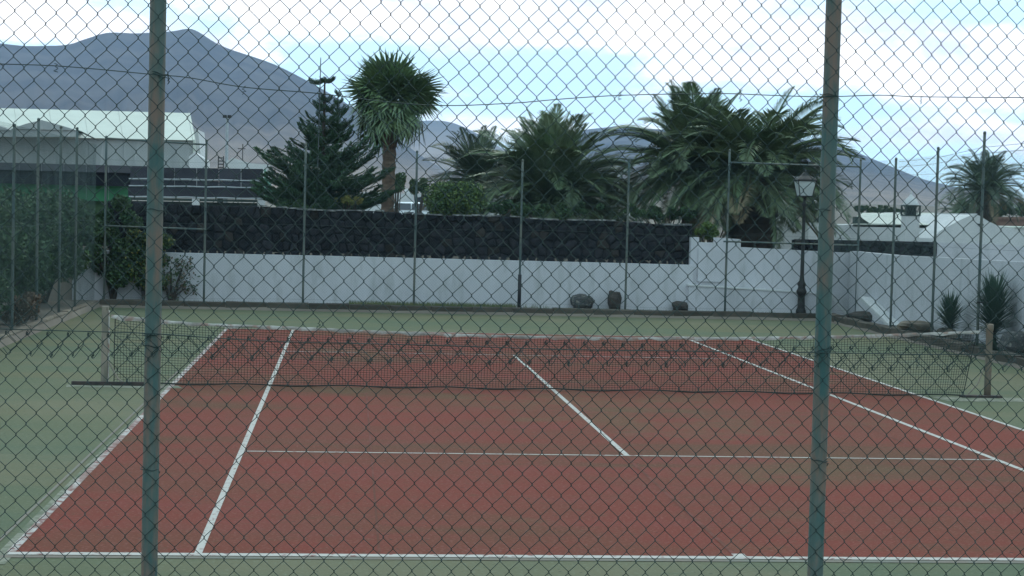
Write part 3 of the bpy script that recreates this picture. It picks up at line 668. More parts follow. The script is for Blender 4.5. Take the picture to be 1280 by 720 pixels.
# ------------------------------------------------------------------ boulders
def boulder(px, py_base, w, h, d, m, label, seed, Y=30.98, flat=0.0, z0=.13):
    rr = np.random.default_rng(seed); f = vnoise(seed); b = MB(); n1, n2 = 14, 9; vs = []
    for j in range(n2+1):
        ph = math.pi*j/n2
        for i in range(n1):
            th = 2*math.pi*i/n1; v = np.array([math.sin(ph)*math.cos(th), math.sin(ph)*math.sin(th), math.cos(ph)])
            s = 1+.55*f(np.array(v[0]*1.6+5+v[2]), np.array(v[1]*1.6+9-v[2]))+.2*f(np.array(v[0]*5+9), np.array(v[2]*5+v[1]*4+3))
            sq = np.sign(v)*np.abs(v)**.75
            vs.append((sq[0]*s*w/2, sq[1]*s*d/2, sq[2]*s*h/2+h*.46))
    fs = [(j*n1+i, (j+1)*n1+i, (j+1)*n1+(i+1) % n1, j*n1+(i+1) % n1) for j in range(n2) for i in range(n1)]
    b.add(vs, fs); o = b.build('boulder', m); p = at(px, py_base, Y); o.location = (p[0], Y, z0); o.rotation_euler = (0, 0, seed)
    return tag(o, label, 'boulder', 'boulders at the foot of the white wall')
boulder(727, 389, .62, .40, .4, M['boulder_g'], 'wide grey speckled boulder by the wall, left of the upright one', 3)
boulder(768, 390, .42, .54, .36, M['boulder'], 'tall upright brown boulder beside a fence post', 8)
boulder(850, 391, .50, .27, .34, M['boulder'], 'small flat reddish-brown boulder under the end of the stone wall', 5)
boulder(1268, 446, .55, .42, .5, M['boulder_g'], 'dark boulder beside the right-hand yucca at the frame edge', 11, Y=ydepth(1270, 9.6))
for i, (px, py, w, h, lab) in enumerate(((1083, 398, .55, .22, 'flat tan rock at the foot of the stair side wall'), (1152, 412, .85, .28, 'broad low tan rock on the kerb in front of the right wall'), (1190, 428, .55, .24, 'pale rock below the small yucca'))):
    p = gnd(px, py+3, .1); Yq = min(p[1], 30.2)
    o = boulder(px, py, w*.62, h, .9, M['boulder'] if i == 0 else M['kerb_t'], lab, 20+i, Y=ydepth(px, 9.5)); o.location.x = 9.5
    o['group'] = 'rocks along the right kerb'
# ------------------------------------------------------------------ foliage
def leaves(b_or_none, lobes, n, size, seed, spread=.25, long=1.6):
    """n small pointed leaf faces scattered through lobes (cx,cy,cz,rx,ry,rz)"""
    g = np.random.default_rng(seed); lobes = np.array(lobes, float); wv = (lobes[:, 3]*lobes[:, 4]*lobes[:, 5])**.67; idx = g.choice(len(lobes), n, p=wv/wv.sum())
    d = g.normal(size=(n, 3)); d /= np.linalg.norm(d, axis=1)[:, None]; r = 1-np.abs(g.normal(size=n))*spread; r = np.clip(r, .15, 1.08)
    f = vnoise(seed+1); bump_ = 1+.35*f(d[:, 0]*3+idx*1.7+10, d[:, 2]*3+d[:, 1]*2+10)
    c = lobes[idx, :3]+d*lobes[idx, 3:]*(r*bump_)[:, None]
    t = g.normal(size=(n, 3))+d*.8+np.array([0, 0, .3]); t /= np.linalg.norm(t, axis=1)[:, None]; w = np.cross(t, g.normal(size=(n, 3))); w /= np.linalg.norm(w, axis=1)[:, None]
    s = size*g.uniform(.6, 1.4, n)[:, None]
    V = np.stack([c-t*s*long*.5, c+w*s*.5, c+t*s*long*.5, c-w*s*.5], 1).reshape(-1, 3); F = np.arange(4*n).reshape(n, 4)
    return V, F
def shrub(name, loc, lobes, n, size, m, label, cat='shrub', group=None, stem=True, seed=1, m2=None, frac2=.0):
    root = empty(name, loc, label, cat, group); V, F = leaves(None, lobes, n, size, seed); link('foliage', fast_mesh('foliage', V, F, m), root)
    if m2: V, F = leaves(None, lobes, int(n*frac2), size, seed+9, .2); tag(link('foliage', fast_mesh('foliage', V, F, m2), root), 'paler leaf clumps')
    if stem:
        b = MB(); g = random.Random(seed)
        for l in lobes[:8]: b.tube([(0, 0, -.1), (l[0]*.4+g.uniform(-.05, .05), l[1]*.4, l[2]*.5), (l[0], l[1], l[2])], [.05, .03, .012], 6)
        b.build('stem', M['bark'], root)
    return root
def gz(x, y): return ghgt(x, y)

def frond_mesh(L, droop, nl, ll, m, seed, vee=.55, w=.022):
    g = random.Random(seed); V = []; F = []
    def P(t):                                     # rachis: in the xz plane, starts along +x and bends down
        a = -droop*t*t*1.0; 
        return a
    pts = []; x = z = 0; K = 14
    for i in range(K+1):
        t = i/K; pts.append((x, 0, z, t)); a = P((i+.5)/K); x += L/K*math.cos(a); z += L/K*math.sin(a)
    pts = np.array(pts)
    b = MB(); b.tube(pts[:, :3], np.interp(pts[:, 3], [0, 1], [.026, .004]), 3, False)
    vs = []; fs = []
    for k in range(nl):
        t = .10+.90*k/nl; i = min(int(t*K), K-1); fr = t*K-i; p = pts[i, :3]*(1-fr)+pts[i+1, :3]*fr; tg = pts[i+1, :3]-pts[i, :3]; tg /= np.linalg.norm(tg); up = np.array([-tg[2], 0, tg[0]])
        le = ll*(math.sin(math.pi*min(1, .16+t*.86))**.55)*g.uniform(.85, 1.1)
        for s in (-1, 1):
            side = np.array([0, s, 0]); v = g.uniform(.8, 1.25)*vee; fw = .55+.5*t
            d = side*math.cos(v)+up*math.sin(v)*.7+tg*fw; d /= np.linalg.norm(d); tip = p+d*le+np.array([0, 0, -.16*le*g.uniform(.5, 1.6)]); mid = p+d*le*.5
            wv = np.cross(d, up*.8+side*.2); wv /= np.linalg.norm(wv)+1e-9; n0 = len(vs)
            vs += [p-tg*w*.3, mid-wv*w*.55, tip, mid+wv*w*.55]; fs.append((n0, n0+1, n0+2, n0+3))
    b.add(vs, fs); return b.mesh('frond', m)
FR = {}
for key, m in (('g', 'frond'), ('d', 'frond_d'), ('y', 'frond_dry')):
    FR[key] = {dr: [frond_mesh(1.0, dr, 70, .23, M[m], int(dr*10)+s, w=.0105) for s in range(2)] for dr in (.35, .8, 1.4, 2.0)}
def feather_palm(root, crown, n, L, key, seed, el0=-35, el1=82, dry=.08, trunk_r=.3, tdark='drypalm', azbias=None):
    g = random.Random(seed); cz = crown[2]; b = MB(); tx, ty = crown[0], crown[1]
    zz = np.linspace(-.3, cz+.1, 12); b.tube([(tx*(z/cz) if cz else 0, ty, z) for z in zz], [trunk_r*(1.1+.15*math.sin(i*2.2)) if i < 11 else trunk_r*.5 for i in range(12)], 12)
    tr = b.build('trunk', M[tdark], root, False)
    ga = math.pi*(3-math.sqrt(5))
    for i in range(n):
        t = (i+.5)/n; el = R(el0+(el1-el0)*t**.85+g.uniform(-8, 8)); az = i*ga+g.uniform(-.2, .2); LL = L*g.uniform(.82, 1.1)*(1 if el < R(60) else .9)
        dr = g.choice((.35, .8)) if el > R(66) else (g.choice((.8, 1.4, 1.4)) if el > R(42) else g.choice((.8, 1.4, 2.0)))
        if el < R(-10): dr = g.choice((.35, .8, .8))
        k = 'y' if (el < R(-5) and g.random() < dry*4) else key
        o = bpy.data.objects.new('frond', g.choice(FR[k][dr])); COL.objects.link(o); o.parent = root
        if k == 'y': o['label'] = 'dry yellow-brown frond'
        o.location = (crown[0]+.12*math.cos(az), crown[1]+.12*math.sin(az), cz+.1*math.sin(el)); o.rotation_euler = (g.uniform(-.5, .5), -el, az); o.scale = (LL, LL*1.0, LL)
    return root
# washingtonia fan leaves
def fan_mesh(seed, droop):
    g = random.Random(seed); b = MB(); b.tube([(0, 0, 0), (.3, 0, .02), (.6, 0, 0)], [.02, .014, .01], 4, False); vs = []; fs = []
    n = 30
    for k in range(n):
        a = R(-100+200*k/(n-1)); le = (.62+.16*math.cos(a))*g.uniform(.85, 1.1); c, s = math.cos(a), math.sin(a); base = np.array([.58, 0, 0]); d = np.array([c, s, .10*math.cos(k*math.pi)])
        p1 = base+d*le*.55; p2 = base+d*le*.98+np.array([0, 0, -droop*le*g.uniform(.35, 1)]); w = np.array([-s, c, 0])*.038; n0 = len(vs); e = np.array([0, 0, -droop*.12*le])
        vs += [base, p1-w+e, p2, p1+w+e]; fs.append((n0, n0+1, n0+2, n0+3))
    b.add(vs, fs); return b.mesh('fan_leaf', M['fan'])
FAN = [fan_mesh(i, d) for i, d in enumerate((.1, .25, .45, .7))]
def fan_palm(px, py_c, Y, label, seed=4):
    c = at(px, py_c, Y); base = at(px-6, 300, Y); g = random.Random(seed); z0 = gz(base[0], Y); root = empty('fan_palm', (base[0], Y, z0), label, 'palm tree')
    cx, cz = c[0]-base[0], c[2]-z0; b = MB(); K = 26
    b.tube([(cx*(k/K)**1.3, 0, -.2+(cz+.2)*k/K) for k in range(K+1)], [(.19+(.03 if k % 2 else 0))*(1.1 if k < 3 else 1)*(1+.25*(k > 19))for k in range(K+1)], 12); b.build('trunk', M['trunk'], root)
    ga = math.pi*(3-math.sqrt(5)); N = 72
    for i in range(N):
        t = (i+.5)/N; el = R(-50+128*t+g.uniform(-9, 9)); az = i*ga+g.uniform(-.3, .3); o = bpy.data.objects.new('fan_leaf', FAN[0 if el > R(50) else (1 if el > R(10) else (2 if el > R(-25) else 3))]); COL.objects.link(o); o.parent = root
        s = 1.22*g.choice((.82, .9, 1.0, 1.06, 1.14))*(.92 if el < 0 else (.9 if el > R(45) else 1)); o.scale = (s, s, s); o.location = (cx, 0, cz); o.rotation_euler = (g.uniform(-.6, .6), -el, az)
    for i in range(8):
        o = bpy.data.objects.new('fan_leaf', FAN[g.choice((2, 3))]); COL.objects.link(o); o.parent = root; o.scale = (.85, .85, .85); o.location = (cx, 0, cz-.05); o.rotation_euler = (g.uniform(-1.2, 1.2), -R(g.uniform(-50, 80)), g.uniform(0, 6.28))
    b = MB()
    for i in range(26):
        az = g.uniform(0, 6.28); r0 = .2; l = g.uniform(.5, .9); b.add([(cx+r0*math.cos(az), r0*math.sin(az), cz-.05), (cx+(r0+.12)*math.cos(az+.12), (r0+.12)*math.sin(az+.12), cz-l*.5), (cx+(r0+.06)*math.cos(az), (r0+.06)*math.sin(az), cz-l), (cx+(r0+.1)*math.cos(az-.12), (r0+.1)*math.sin(az-.12), cz-l*.5)], [(0, 1, 2, 3)])
    tag(b.build('dry_skirt', M['frond_dry'], root), 'dry hanging leaf bases under the crown')
    return root
fan_palm(489, 128, 41, 'tall fan palm with a shaggy round crown beside the pine')
# pine: whorls of up-curving branches
def branch_mesh(seed):
    g = random.Random(seed); b = MB(); K = 8; pts = [np.array([t, 0, -.12*math.sin(t*2.2)+.38*t*t*t]) for t in np.linspace(0, 1, K+1)]; b.tube(pts, np.linspace(.022, .006, K+1), 4, False)
    vs = []; fs = []
    def brush(p, q, rad, n):
        p, q = np.array(p), np.array(q); d = q-p; d /= np.linalg.norm(d); a = np.cross(d, (0, 0, 1)); a /= np.linalg.norm(a)+1e-9; c = np.cross(d, a)
        for k in range(n):
            t = k/n; th = g.uniform(0, 6.28); o = p+(q-p)*t; r = rad*(1-.5*t); e = o+(a*math.cos(th)+c*math.sin(th))*r+d*r*1.3; w = np.cross(e-o, d); w /= np.linalg.norm(w)+1e-9; w *= .013; n0 = len(vs); vs.extend([o-w, o+w, e]); fs.append((n0, n0+1, n0+2))
    for k in range(13):
        t = .18+.82*k/12; i = min(int(t*K), K-1); p = pts[i]+(pts[i+1]-pts[i])*(t*K-i)
        for s in (-1, 1):
            l = (.34*(1-t)+.12)*g.uniform(.75, 1.15); q = p+np.array([l*.7, s*l*.75, l*(.45+.3*g.random())]); brush(p, q, .062, 34)
    brush(pts[2], pts[-1]+np.array([.06, 0, .09]), .07, 80)
    b.add(vs, fs); return b.mesh('branch', M['needle'])
BR = [branch_mesh(i) for i in range(5)]
def pine(px, Y, label, seed=2):
    top = at(404, 96, Y); p = at(px, 300, Y); z0 = gz(p[0], Y); H = top[2]-z0; root = empty('pine_tree', (p[0], Y, z0), label, 'pine tree'); g = random.Random(seed); sc = (Y-CAM[1])/FPX
    b = MB(); b.tube([(0, 0, -.2), (0.0, 0, H*.5), (.0, 0, H)], [.11, .07, .02], 8); b.build('trunk', M['bark'], root)
    b = MB(); b.tube([(.1, .1, H*.45), (.35, .1, H*.5), (.38, .1, H*.72), (.38, .1, H*.90)], [.05, .04, .03, .012], 6); b.build('trunk', M['bark'], root)['label'] = 'second thinner leader'
    def whorl(x, y, z, rad, n, el, a0):
        for k in range(n):
            az = a0+2*math.pi*k/n+g.uniform(-.25, .25); o = bpy.data.objects.new('branch', g.choice(BR)); COL.objects.link(o); o.parent = root; s = rad*g.choice((.6, .8, .95, 1.05, 1.15))
            o.location = (x, y, z+g.uniform(-.06, .06)); o.rotation_euler = (g.uniform(-.15, .15), -R(el+g.uniform(-7, 7)), az); w = min(1.25, .22+.55*s+.15*min(s, 1)); o.scale = (s, w, w)
    prof = [(100, 17, 7), (126, 10, 5), (138, 20, 6), (154, 30, 6), (166, 28, 5), (178, 40, 7), (186, 36, 6), (200, 58, 8), (205, 50, 6), (216, 86, 8), (226, 66, 8), (234, 86, 9), (244, 84, 9), (254, 80, 9), (262, 74, 9), (270, 60, 8)]
    for i, (py, hw, n) in enumerate(prof):
        z = H-(py-96)*sc; whorl(0, 0, z, hw*sc*1.0, n, -12 if i == 0 else (12 if i < 6 else 4), i*.7)
    for py, hw, n in ((118, 5, 4), (128, 9, 4), (142, 15, 5), (158, 20, 5), (174, 28, 6)): whorl(.38, .1, H-(py-96)*sc, hw*sc, n, 18, py*.3)
    return root
pine(402, 37.5, 'dark green pine with tiered upswept branches left of the fan palm')
p = at(401, 72, 36.6); ma_ = empty('mast', (p[0], 36.6, 1.4), 'thin bare metal pole rising above the top of the pine', 'pole'); b = MB(); b.tube([(-.04, 0, -.1), (0, 0, p[2]-1.4)], [.02, .014], 6); b.build('pole', M['galv'], ma_)

def fpalm(px, py, Y, n, L, key, seed, label, group='feather palms behind the wall', **k):
    c = at(px, py, Y); z0 = gz(c[0], Y); root = empty('feather_palm', (c[0], Y, z0), label, 'palm tree', group); return feather_palm(root, (0, 0, c[2]-z0), n, L, key, seed, **k)
fpalm(690, 252, 39.5, 150, 2.95, 'g', 1, 'wide bushy feather palm in the middle, just above the stone wall', el0=-22, el1=86)
fpalm(597, 226, 43, 64, 1.85, 'd', 2, 'smaller dark feather palm behind the round green bush', el0=-20, el1=80)
fpalm(866, 213, 38.5, 115, 2.85, 'g', 3, 'large feather palm with its tallest fronds reaching highest on its left', el0=-42, el1=86)
fpalm(943, 218, 37.0, 125, 3.2, 'g', 4, 'feather palm with a thick dark trunk beside the lamp post', el0=-36, el1=62, trunk_r=.62)
fpalm(748, 262, 45, 50, 2.2, 'd', 6, 'low dark feather palm between the two big ones', el0=-15, el1=70)
fpalm(1232, 238, 62, 80, 2.05, 'd', 5, 'lone feather palm beyond the white house at the right', el0=-30, el1=84, trunk_r=.35)
fpalm(1205, 268, 66, 22, 1.5, 'd', 7, 'small low feather palm left of the lone palm', el0=-5, el1=70)
# dry hanging fronds low on the trunk palm are part of feather_palm (label 'dry')

def lobeset(seed, n, w, d, h, r, zc=None):
    g = random.Random(seed); out = []
    for i in range(n):
        a = g.uniform(0, 6.28); q = math.sqrt(g.random()); rr = r*g.uniform(.7, 1.3)
        out.append((w*q*math.cos(a), d*q*math.sin(a), (zc if zc is not None else h*.5)+h*.5*g.uniform(-1, 1)*math.sqrt(max(0, 1-q*q*.8)), rr, rr, rr*.85))
    return out
def shrub_at(px, py, Y, wpx, hpx, n, size, m, label, seed, depth=None, cat='shrub', group=None, lob=14, fat=.42, m2=None, frac2=0, name='shrub', dz=0):
    sc = (Y-CAM[1])/FPX; p = at(px, py, Y); z0 = gz(p[0], Y); w, h = wpx*sc/2, hpx*sc; r = min(w, h/2)*fat
    zc = p[2]-z0
    lobes = lobeset(seed, lob, w-r*.8, (depth or w)-r*.5, h-r*1.6, r, zc)
    return shrub(name, (p[0], Y, z0), lobes, n, size, m, label, cat, group, True, seed, m2, frac2)
shrub_at(567, 253, 34.6, 74, 66, 14000, .045, M['leaf_m'], 'round bright green bush right behind the stone wall', 41, m2=M['leaf'], frac2=.75, lob=20, fat=.62)
shrub_at(496, 226, 60, 30, 34, 3000, .06, M['leaf_d'], 'dark rounded tree behind the fan palm trunk', 42, cat='tree', name='small_tree')
shrub_at(524, 232, 62, 26, 30, 2200, .06, M['leaf_m'], 'small upright tree left of the far dark palm', 43, cat='tree', name='small_tree')
shrub_at(885, 288, 33.8, 36, 26, 2600, .04, M['leaf'], 'small bright shrub in the notch of the white wall', 44)
shrub_at(435, 250, 36, 44, 16, 1500, .045, M['leaf_y'], 'yellow-green shrub at the foot of the pine', 45)
shrub_at(95, 290, 34, 130, 84, 9000, .07, M['leaf_d'], 'dark tall shrub mass left of the stone wall end', 51, depth=.8, lob=26)
shrub_at(385, 262, 36.4, 120, 34, 7000, .05, M['leaf_d'], 'dark hedge clump beneath the pine', 46, depth=.6, lob=24)
shrub_at(690, 262, 37, 160, 26, 7000, .05, M['leaf_d'], 'low dark undergrowth beneath the middle palm', 47, depth=.6, lob=24)
shrub_at(835, 266, 36, 130, 24, 6000, .05, M['leaf_d'], 'low dark undergrowth between the palm trunks', 48, depth=.6, lob=24)
shrub_at(1100, 263, 90, 80, 14, 4000, .09, M['leaf_m'], 'grey-green hedge behind the flat white roofs', 49, depth=1.5, lob=26)
shrub_at(1262, 262, 75, 60, 28, 3500, .08, M['leaf_d'], 'dark trees around the lone palm at the right edge', 50, depth=1.5, lob=16, cat='tree', name='small_tree')
shrub_at(1190, 268, 80, 50, 16, 2200, .08, M['leaf_m'], 'small greyish trees left of the lone palm', 52, lob=12, cat='tree', name='small_tree')
# shrubbery behind the left fence
def left_shrub(x, y, w, d, h, n, m, label, seed, size=.06, m2=None, frac2=0, lob=20):
    lobes = lobeset(seed, lob, w, d, h*.9, min(w, h*.5)*.45, h*.52); return shrub('shrub', (x, y, .1), lobes, n, size, m, label, 'shrub', 'shrubbery behind the left fence', True, seed, m2, frac2)
left_shrub(-10.2, 29.6, 1.0, .9, 2.6, 9000, M['leaf_d'], 'tall dark shrub in the far left corner behind the fence', 61, m2=M['leaf_m'], frac2=.4)
left_shrub(-10.4, 27.2, .9, 1.2, 2.6, 9000, M['leaf_d'], 'dense dark shrub behind the third left fence post', 62, m2=M['leaf_m'], frac2=.3)
left_shrub(-10.5, 24.3, 1.0, 1.5, 2.5, 10000, M['leaf_d'], 'dark hedge-like shrub behind the left fence', 63, m2=M['leaf_m'], frac2=.25)
left_shrub(-10.6, 21.0, 1.0, 1.7, 2.45, 10000, M['leaf_d'], 'dark shrub nearest the left frame edge, behind the fence', 64, m2=M['leaf_m'], frac2=.25)
left_shrub(-10.7, 17.2, 1.0, 1.8, 2.5, 8000, M['leaf_d'], 'dark shrub beyond the left frame edge', 65)
left_shrub(-8.0, 31.0, .6, .22, 2.2, 4200, M['leaf_m'], 'loose airy shrub leaning over the back fence corner', 66, .05, M['leaf_y'], .25, 16)
left_shrub(-8.75, 31.0, .55, .3, 2.6, 7000, M['leaf_d'], 'dark leafy shrub filling the corner left of the airy one', 72, .055, M['leaf_m'], .35, 20)
left_shrub(-7.35, 31.05, .5, .12, 1.2, 380, M['leaf_m'], 'thin straggly branches in front of the white wall', 67, .045, M['dryleaf'], .5, 10)
left_shrub(-9.45, 22.4, .3, .7, .75, 3000, M['dryleaf'], 'dry brown shrub on the left kerb', 68, .035, lob=14)
left_shrub(-9.5, 18.6, .3, 1.2, .6, 2500, M['leaf_d'], 'low dark weeds along the left kerb', 69, .04, lob=14)
# yuccas
def yucca(px, py, Y0, h, n, label, seed):
    g = random.Random(seed); x = 9.56; Y = ydepth(px, x); root = empty('yucca', (x, Y, .1), label, 'yucca', 'yuccas in front of the right wall'); b = MB()
    b.tube([(0, 0, -.1), (.02, 0, h*.45), (0, 0, h*.75)], [.07, .06, .04], 8); b.build('trunk', M['bark'], root); b = MB()
    for i in range(n):
        z = h*(.12+.7*i/n); az = i*2.4; el = R(-28+100*(i/n)**.8+g.uniform(-10, 10)); l = h*.70*g.uniform(.8, 1.1); d = np.array([math.cos(az)*math.cos(el), math.sin(az)*math.cos(el), math.sin(el)]); s = np.array([-math.sin(az), math.cos(az), 0])*.02
        o = np.array([0, 0, z]); b.add([o-s, o+d*l*.5-s+(0, 0, .01), o+d*l, o+d*l*.5+s+(0, 0, .01), o+s], [(0, 1, 3, 4), (1, 2, 3)])
    b.build('blades', M['yucca'], root)
yucca(1246, 420, 23.6, 1.08, 480, 'larger spiky yucca right of the net post', 1)
yucca(1192, 425, 26.3, .75, 260, 'smaller spiky yucca left of the net post top', 2)
# grass strip on the bed and weeds
g_ = np.random.default_rng(5); n = 5200
gx = np.where(g_.random(n) < .6, g_.uniform(at(435, 385, 30.9)[0], at(645, 385, 30.9)[0], n), g_.uniform(-8.8, 9, n)); gy = g_.uniform(30.62, 31.12, n); gh = g_.uniform(.05, .17, n)*np.where(np.abs(gx-gx.mean()) < 2.6, 1, .5)
dx = g_.normal(size=n)*.03; V = np.stack([np.stack([gx-.007, gy, np.full(n, .11)], 1), np.stack([gx+.007, gy, np.full(n, .11)], 1), np.stack([gx+dx, gy+.01, .12+gh], 1)], 1).reshape(-1, 3)
o = link('grass', fast_mesh('grass', V, np.arange(3*n).reshape(n, 3), M['grass']), None, 'stuff'); tag(o, 'thin weedy grass growing along the foot of the white wall', 'grass')

# ------------------------------------------------------------------ lamp posts
def lamp_post(px, py_base, py_top, Y, label, z0):
    p = at(px, py_base, Y); root = empty('street_lamp', (p[0], Y, z0), label, 'street lamp', 'black lantern lamp posts'); H = at(px, py_top, Y)[2]-z0; k = H/3.55
    b = MB(); b.lathe([(.13, 0), (.13, .12), (.095, .2), (.085, .5), (.11, .54), (.135, .60), (.11, .66), (.085, .72), (.12, .78), (.07, .86), (.05, 1.0), (.042, 2.2), (.036, 2.75), (.06, 2.78), (.06, 2.82), (.035, 2.86), (.03, 2.95), (.075, 2.99), (.075, 3.01)], 14); b.build('pole', M['black_iron'], root, True)
    b = MB(); q = lambda r, z: [(r, -r, z), (r, r, z), (-r, r, z), (-r, -r, z)]
    b.add(q(.155, 3.01)+q(.225, 3.38), [(0, 1, 5, 4), (1, 2, 6, 5), (2, 3, 7, 6), (3, 0, 4, 7)]); b.build('glass', M['glass'], root)
    b = MB()
    for sx, sy in ((1, 1), (1, -1), (-1, 1), (-1, -1)): b.tube([(sx*.158, sy*.158, 3.0), (sx*.23, sy*.23, 3.39)], .012, 5)
    for r, z in ((.165, 3.005), (.235, 3.39)):
        for a, c in ((1, 0), (-1, 0), (0, 1), (0, -1)): b.box((a*r, c*r, z), (.02 if a else 2*r, .02 if c else 2*r, .025))
    b.build('lantern_frame', M['black_iron'], root)
    b = MB(); b.add(q(.26, 3.40)+q(.24, 3.43)+q(.11, 3.52)+q(.08, 3.56)+q(.03, 3.62), [(i*4+j, i*4+(j+1) % 4, i*4+4+(j+1) % 4, i*4+4+j) for i in range(4) for j in range(4)]+[(3, 2, 1, 0), (16, 17, 18, 19)])
    c = b.build('lantern_cap', M['black_iron'], root); b = MB(); b.lathe([(.02, 3.6), (.03, 3.64), (.012, 3.68), (.004, 3.73)], 8); b.build('finial', M['black_iron'], c)
    root.scale = (k, k, k); return root
lamp_post(1001, 393, 218, 30.93, 'tall black lamp post with a milky glass lantern in front of the white wall', .1)
lamp_post(606, 300, 235, 80, 'distant lamp lantern showing between the bush and the middle palm', 1.4)

# ------------------------------------------------------------------ houses at right
def house(name, pix, Y, thick, label, m='white2', cat='house', group=None):
    pts = [at(a, c, Y) for a, c in pix]; cx = sum(p[0] for p in pts)/len(pts); z0 = gz(cx, Y); root = empty(name, (cx, Y, z0), label, cat, group)
    b = MB(); b.prism([(p[0]-cx, p[2]-z0) for p in pts][::-1]+[], 0, thick); b.build('wall', M[m], root); return root
def prism_part(root, name, pix, Y, dy, thick, m):
    pts = [at(a, c, Y) for a, c in pix]; b = MB(); b.prism([(p[0]-root.location.x, p[2]-root.location.z) for p in pts][::-1], dy, dy+thick); return b.build(name, M[m], root)
h1 = house('white_house', [(940, 330), (940, 297), (955, 290), (963, 279), (973, 277.5), (981, 266), (995, 265.5), (999, 277), (1012, 278.5), (1046, 280), (1046, 330)], 42, 4, 'white stepped gable house behind the lamp post')
prism_part(h1, 'vent', [(967, 284.5), (974, 284.5), (974, 288), (967, 288)], 42, -.02, .1, 'window')
prism_part(h1, 'roof', [(980, 264.7), (996, 264.2), (999.5, 266.5), (979, 267)], 42, -.06, 4.1, 'membrane')
prism_part(h1, 'roof', [(962, 277.7), (974, 276.3), (974, 278.5), (962, 280)], 42, -.06, 4.1, 'membrane')
h2 = house('white_house', [(1040, 330), (1040, 281), (1165, 281.5), (1165, 330)], 47, 3, 'flat-roofed white house left of the lattice chimney')
bb = MB(); q = [at(1066, 279, 47), at(1168, 281, 47), at(1168, 266, 55), at(1074, 266, 55)]
qq = [rel(v, h2) for v in q]; bb.add(qq+[v-np.array([0, 0, .12]) for v in qq], [(0, 1, 2, 3), (7, 6, 5, 4), (0, 4, 5, 1), (1, 5, 6, 2), (2, 6, 7, 3), (3, 7, 4, 0)]); bb.build('roof', M['membrane'], h2)
h3 = house('white_house', [(1160, 330), (1165, 298), (1176, 288), (1198, 276), (1212, 269.5), (1218, 268.3), (1224, 269.5), (1236, 277), (1250, 283), (1268, 285), (1330, 286), (1330, 330)], 45, 5, 'white house with a soft curved gable at the right edge')
prism_part(h3, 'gutter', [(1222, 279.5), (1229, 280.2), (1229, 282), (1222, 281.5)], 45, -.05, .1, 'window')
prism_part(h3, 'parapet', [(1268, 283.5), (1330, 284.5), (1330, 286.5), (1268, 285.5)], 45, -.05, 5.1, 'membrane')
h4 = house('white_house', [(1160, 300), (1160, 266), (1222, 267), (1222, 300)], 58, 6, 'long low white building behind the curved gable')
h5 = house('tiled_house', [(1234, 300), (1234, 273), (1330, 274), (1330, 300)], 66, 6, 'low house with reddish tiled front below the lone palm', 'terracotta')
for i in range(22):
    a = 1234+i*4.5; prism_part(h5, 'roof_tile', [(a, 271.2), (a+4.1, 271.4), (a+4.1, 274.4), (a, 274.2)], 66, -.12, .6, 'terracotta')
dk = MB(); 
prism_part(h2, 'awning', [(1073, 271), (1079, 271), (1092, 279.5), (1073, 279.5)], 46, -.6, .3, 'darkwood')
def lattice_chimney(px, ytip, ydome, ybox, ycol, ybot, wpx, Y, label):
    sc = (Y-CAM[1])/FPX; p = at(px, ybot, Y); z0 = p[2]; root = empty('chimney', (p[0], Y, z0), label, 'chimney', 'white chimneys with lattice tops')
    Z = lambda y: at(px, y, Y)[2]-z0; w = wpx*sc
    b = MB(); b.box((0, 0, Z(ycol)/2), (w*.96, w*.96, Z(ycol))); b.build('shaft', M['white2'], root)
    lat = MB(); h = Z(ybox)-Z(ycol); z_ = Z(ycol)+h/2
    lat.box((0, 0, z_), (w*.5, w*.5, h)); lat.build('flue', M['window'], root); lat = MB()
    for s in (-1, 1):
        for zz in (Z(ycol)+.02, Z(ybox)-.02): lat.box((0, s*w*.48, zz), (w*1.02, .03, .04)); lat.box((s*w*.48, 0, zz), (.03, w*1.02-.06, .04))
        for k in range(-2, 3):
            lat.tube([(k*w*.2, s*w*.47, Z(ycol)), (min(max((k+1.6), -2.4), 2.4)*w*.2, s*w*.47, Z(ybox))], .012, 4); lat.tube([(k*w*.2, s*w*.47+.01, Z(ycol)), (min(max((k-1.6), -2.4), 2.4)*w*.2, s*w*.47+.01, Z(ybox))], .012, 4)
        for t in (-1, 1): lat.box((s*w*.48, t*w*.48, z_), (.05, .05, h))
    lat.build('lattice', M['darkwood'], root)
    d0, d1 = Z(ybox), Z(ydome); hd = d1-d0; b = MB(); b.lathe([(w*.56, d0), (w*.56, d0+.02), (w*.5, d0+hd*.2), (w*.42, d0+hd*.45), (w*.24, d0+hd*.7), (w*.12, d0+hd*.85), (w*.06, d1)], 16); c = b.build('dome', M['white2'], root, True)
    b = MB(); b.lathe([(.02, d1-.02), (.035, d1+.04), (.012, d1+.1), (.004, Z(ytip))], 8); b.build('finial', M['white2'], c)
lattice_chimney(1137, 236, 243, 256.5, 270, 302, 19, 44, 'white chimney with dark lattice and onion dome right of the big post')
lattice_chimney(1014.5, 244, 249, 254, 278, 300, 13, 41.5, 'slim white chimney with dark cage just right of the lamp post')

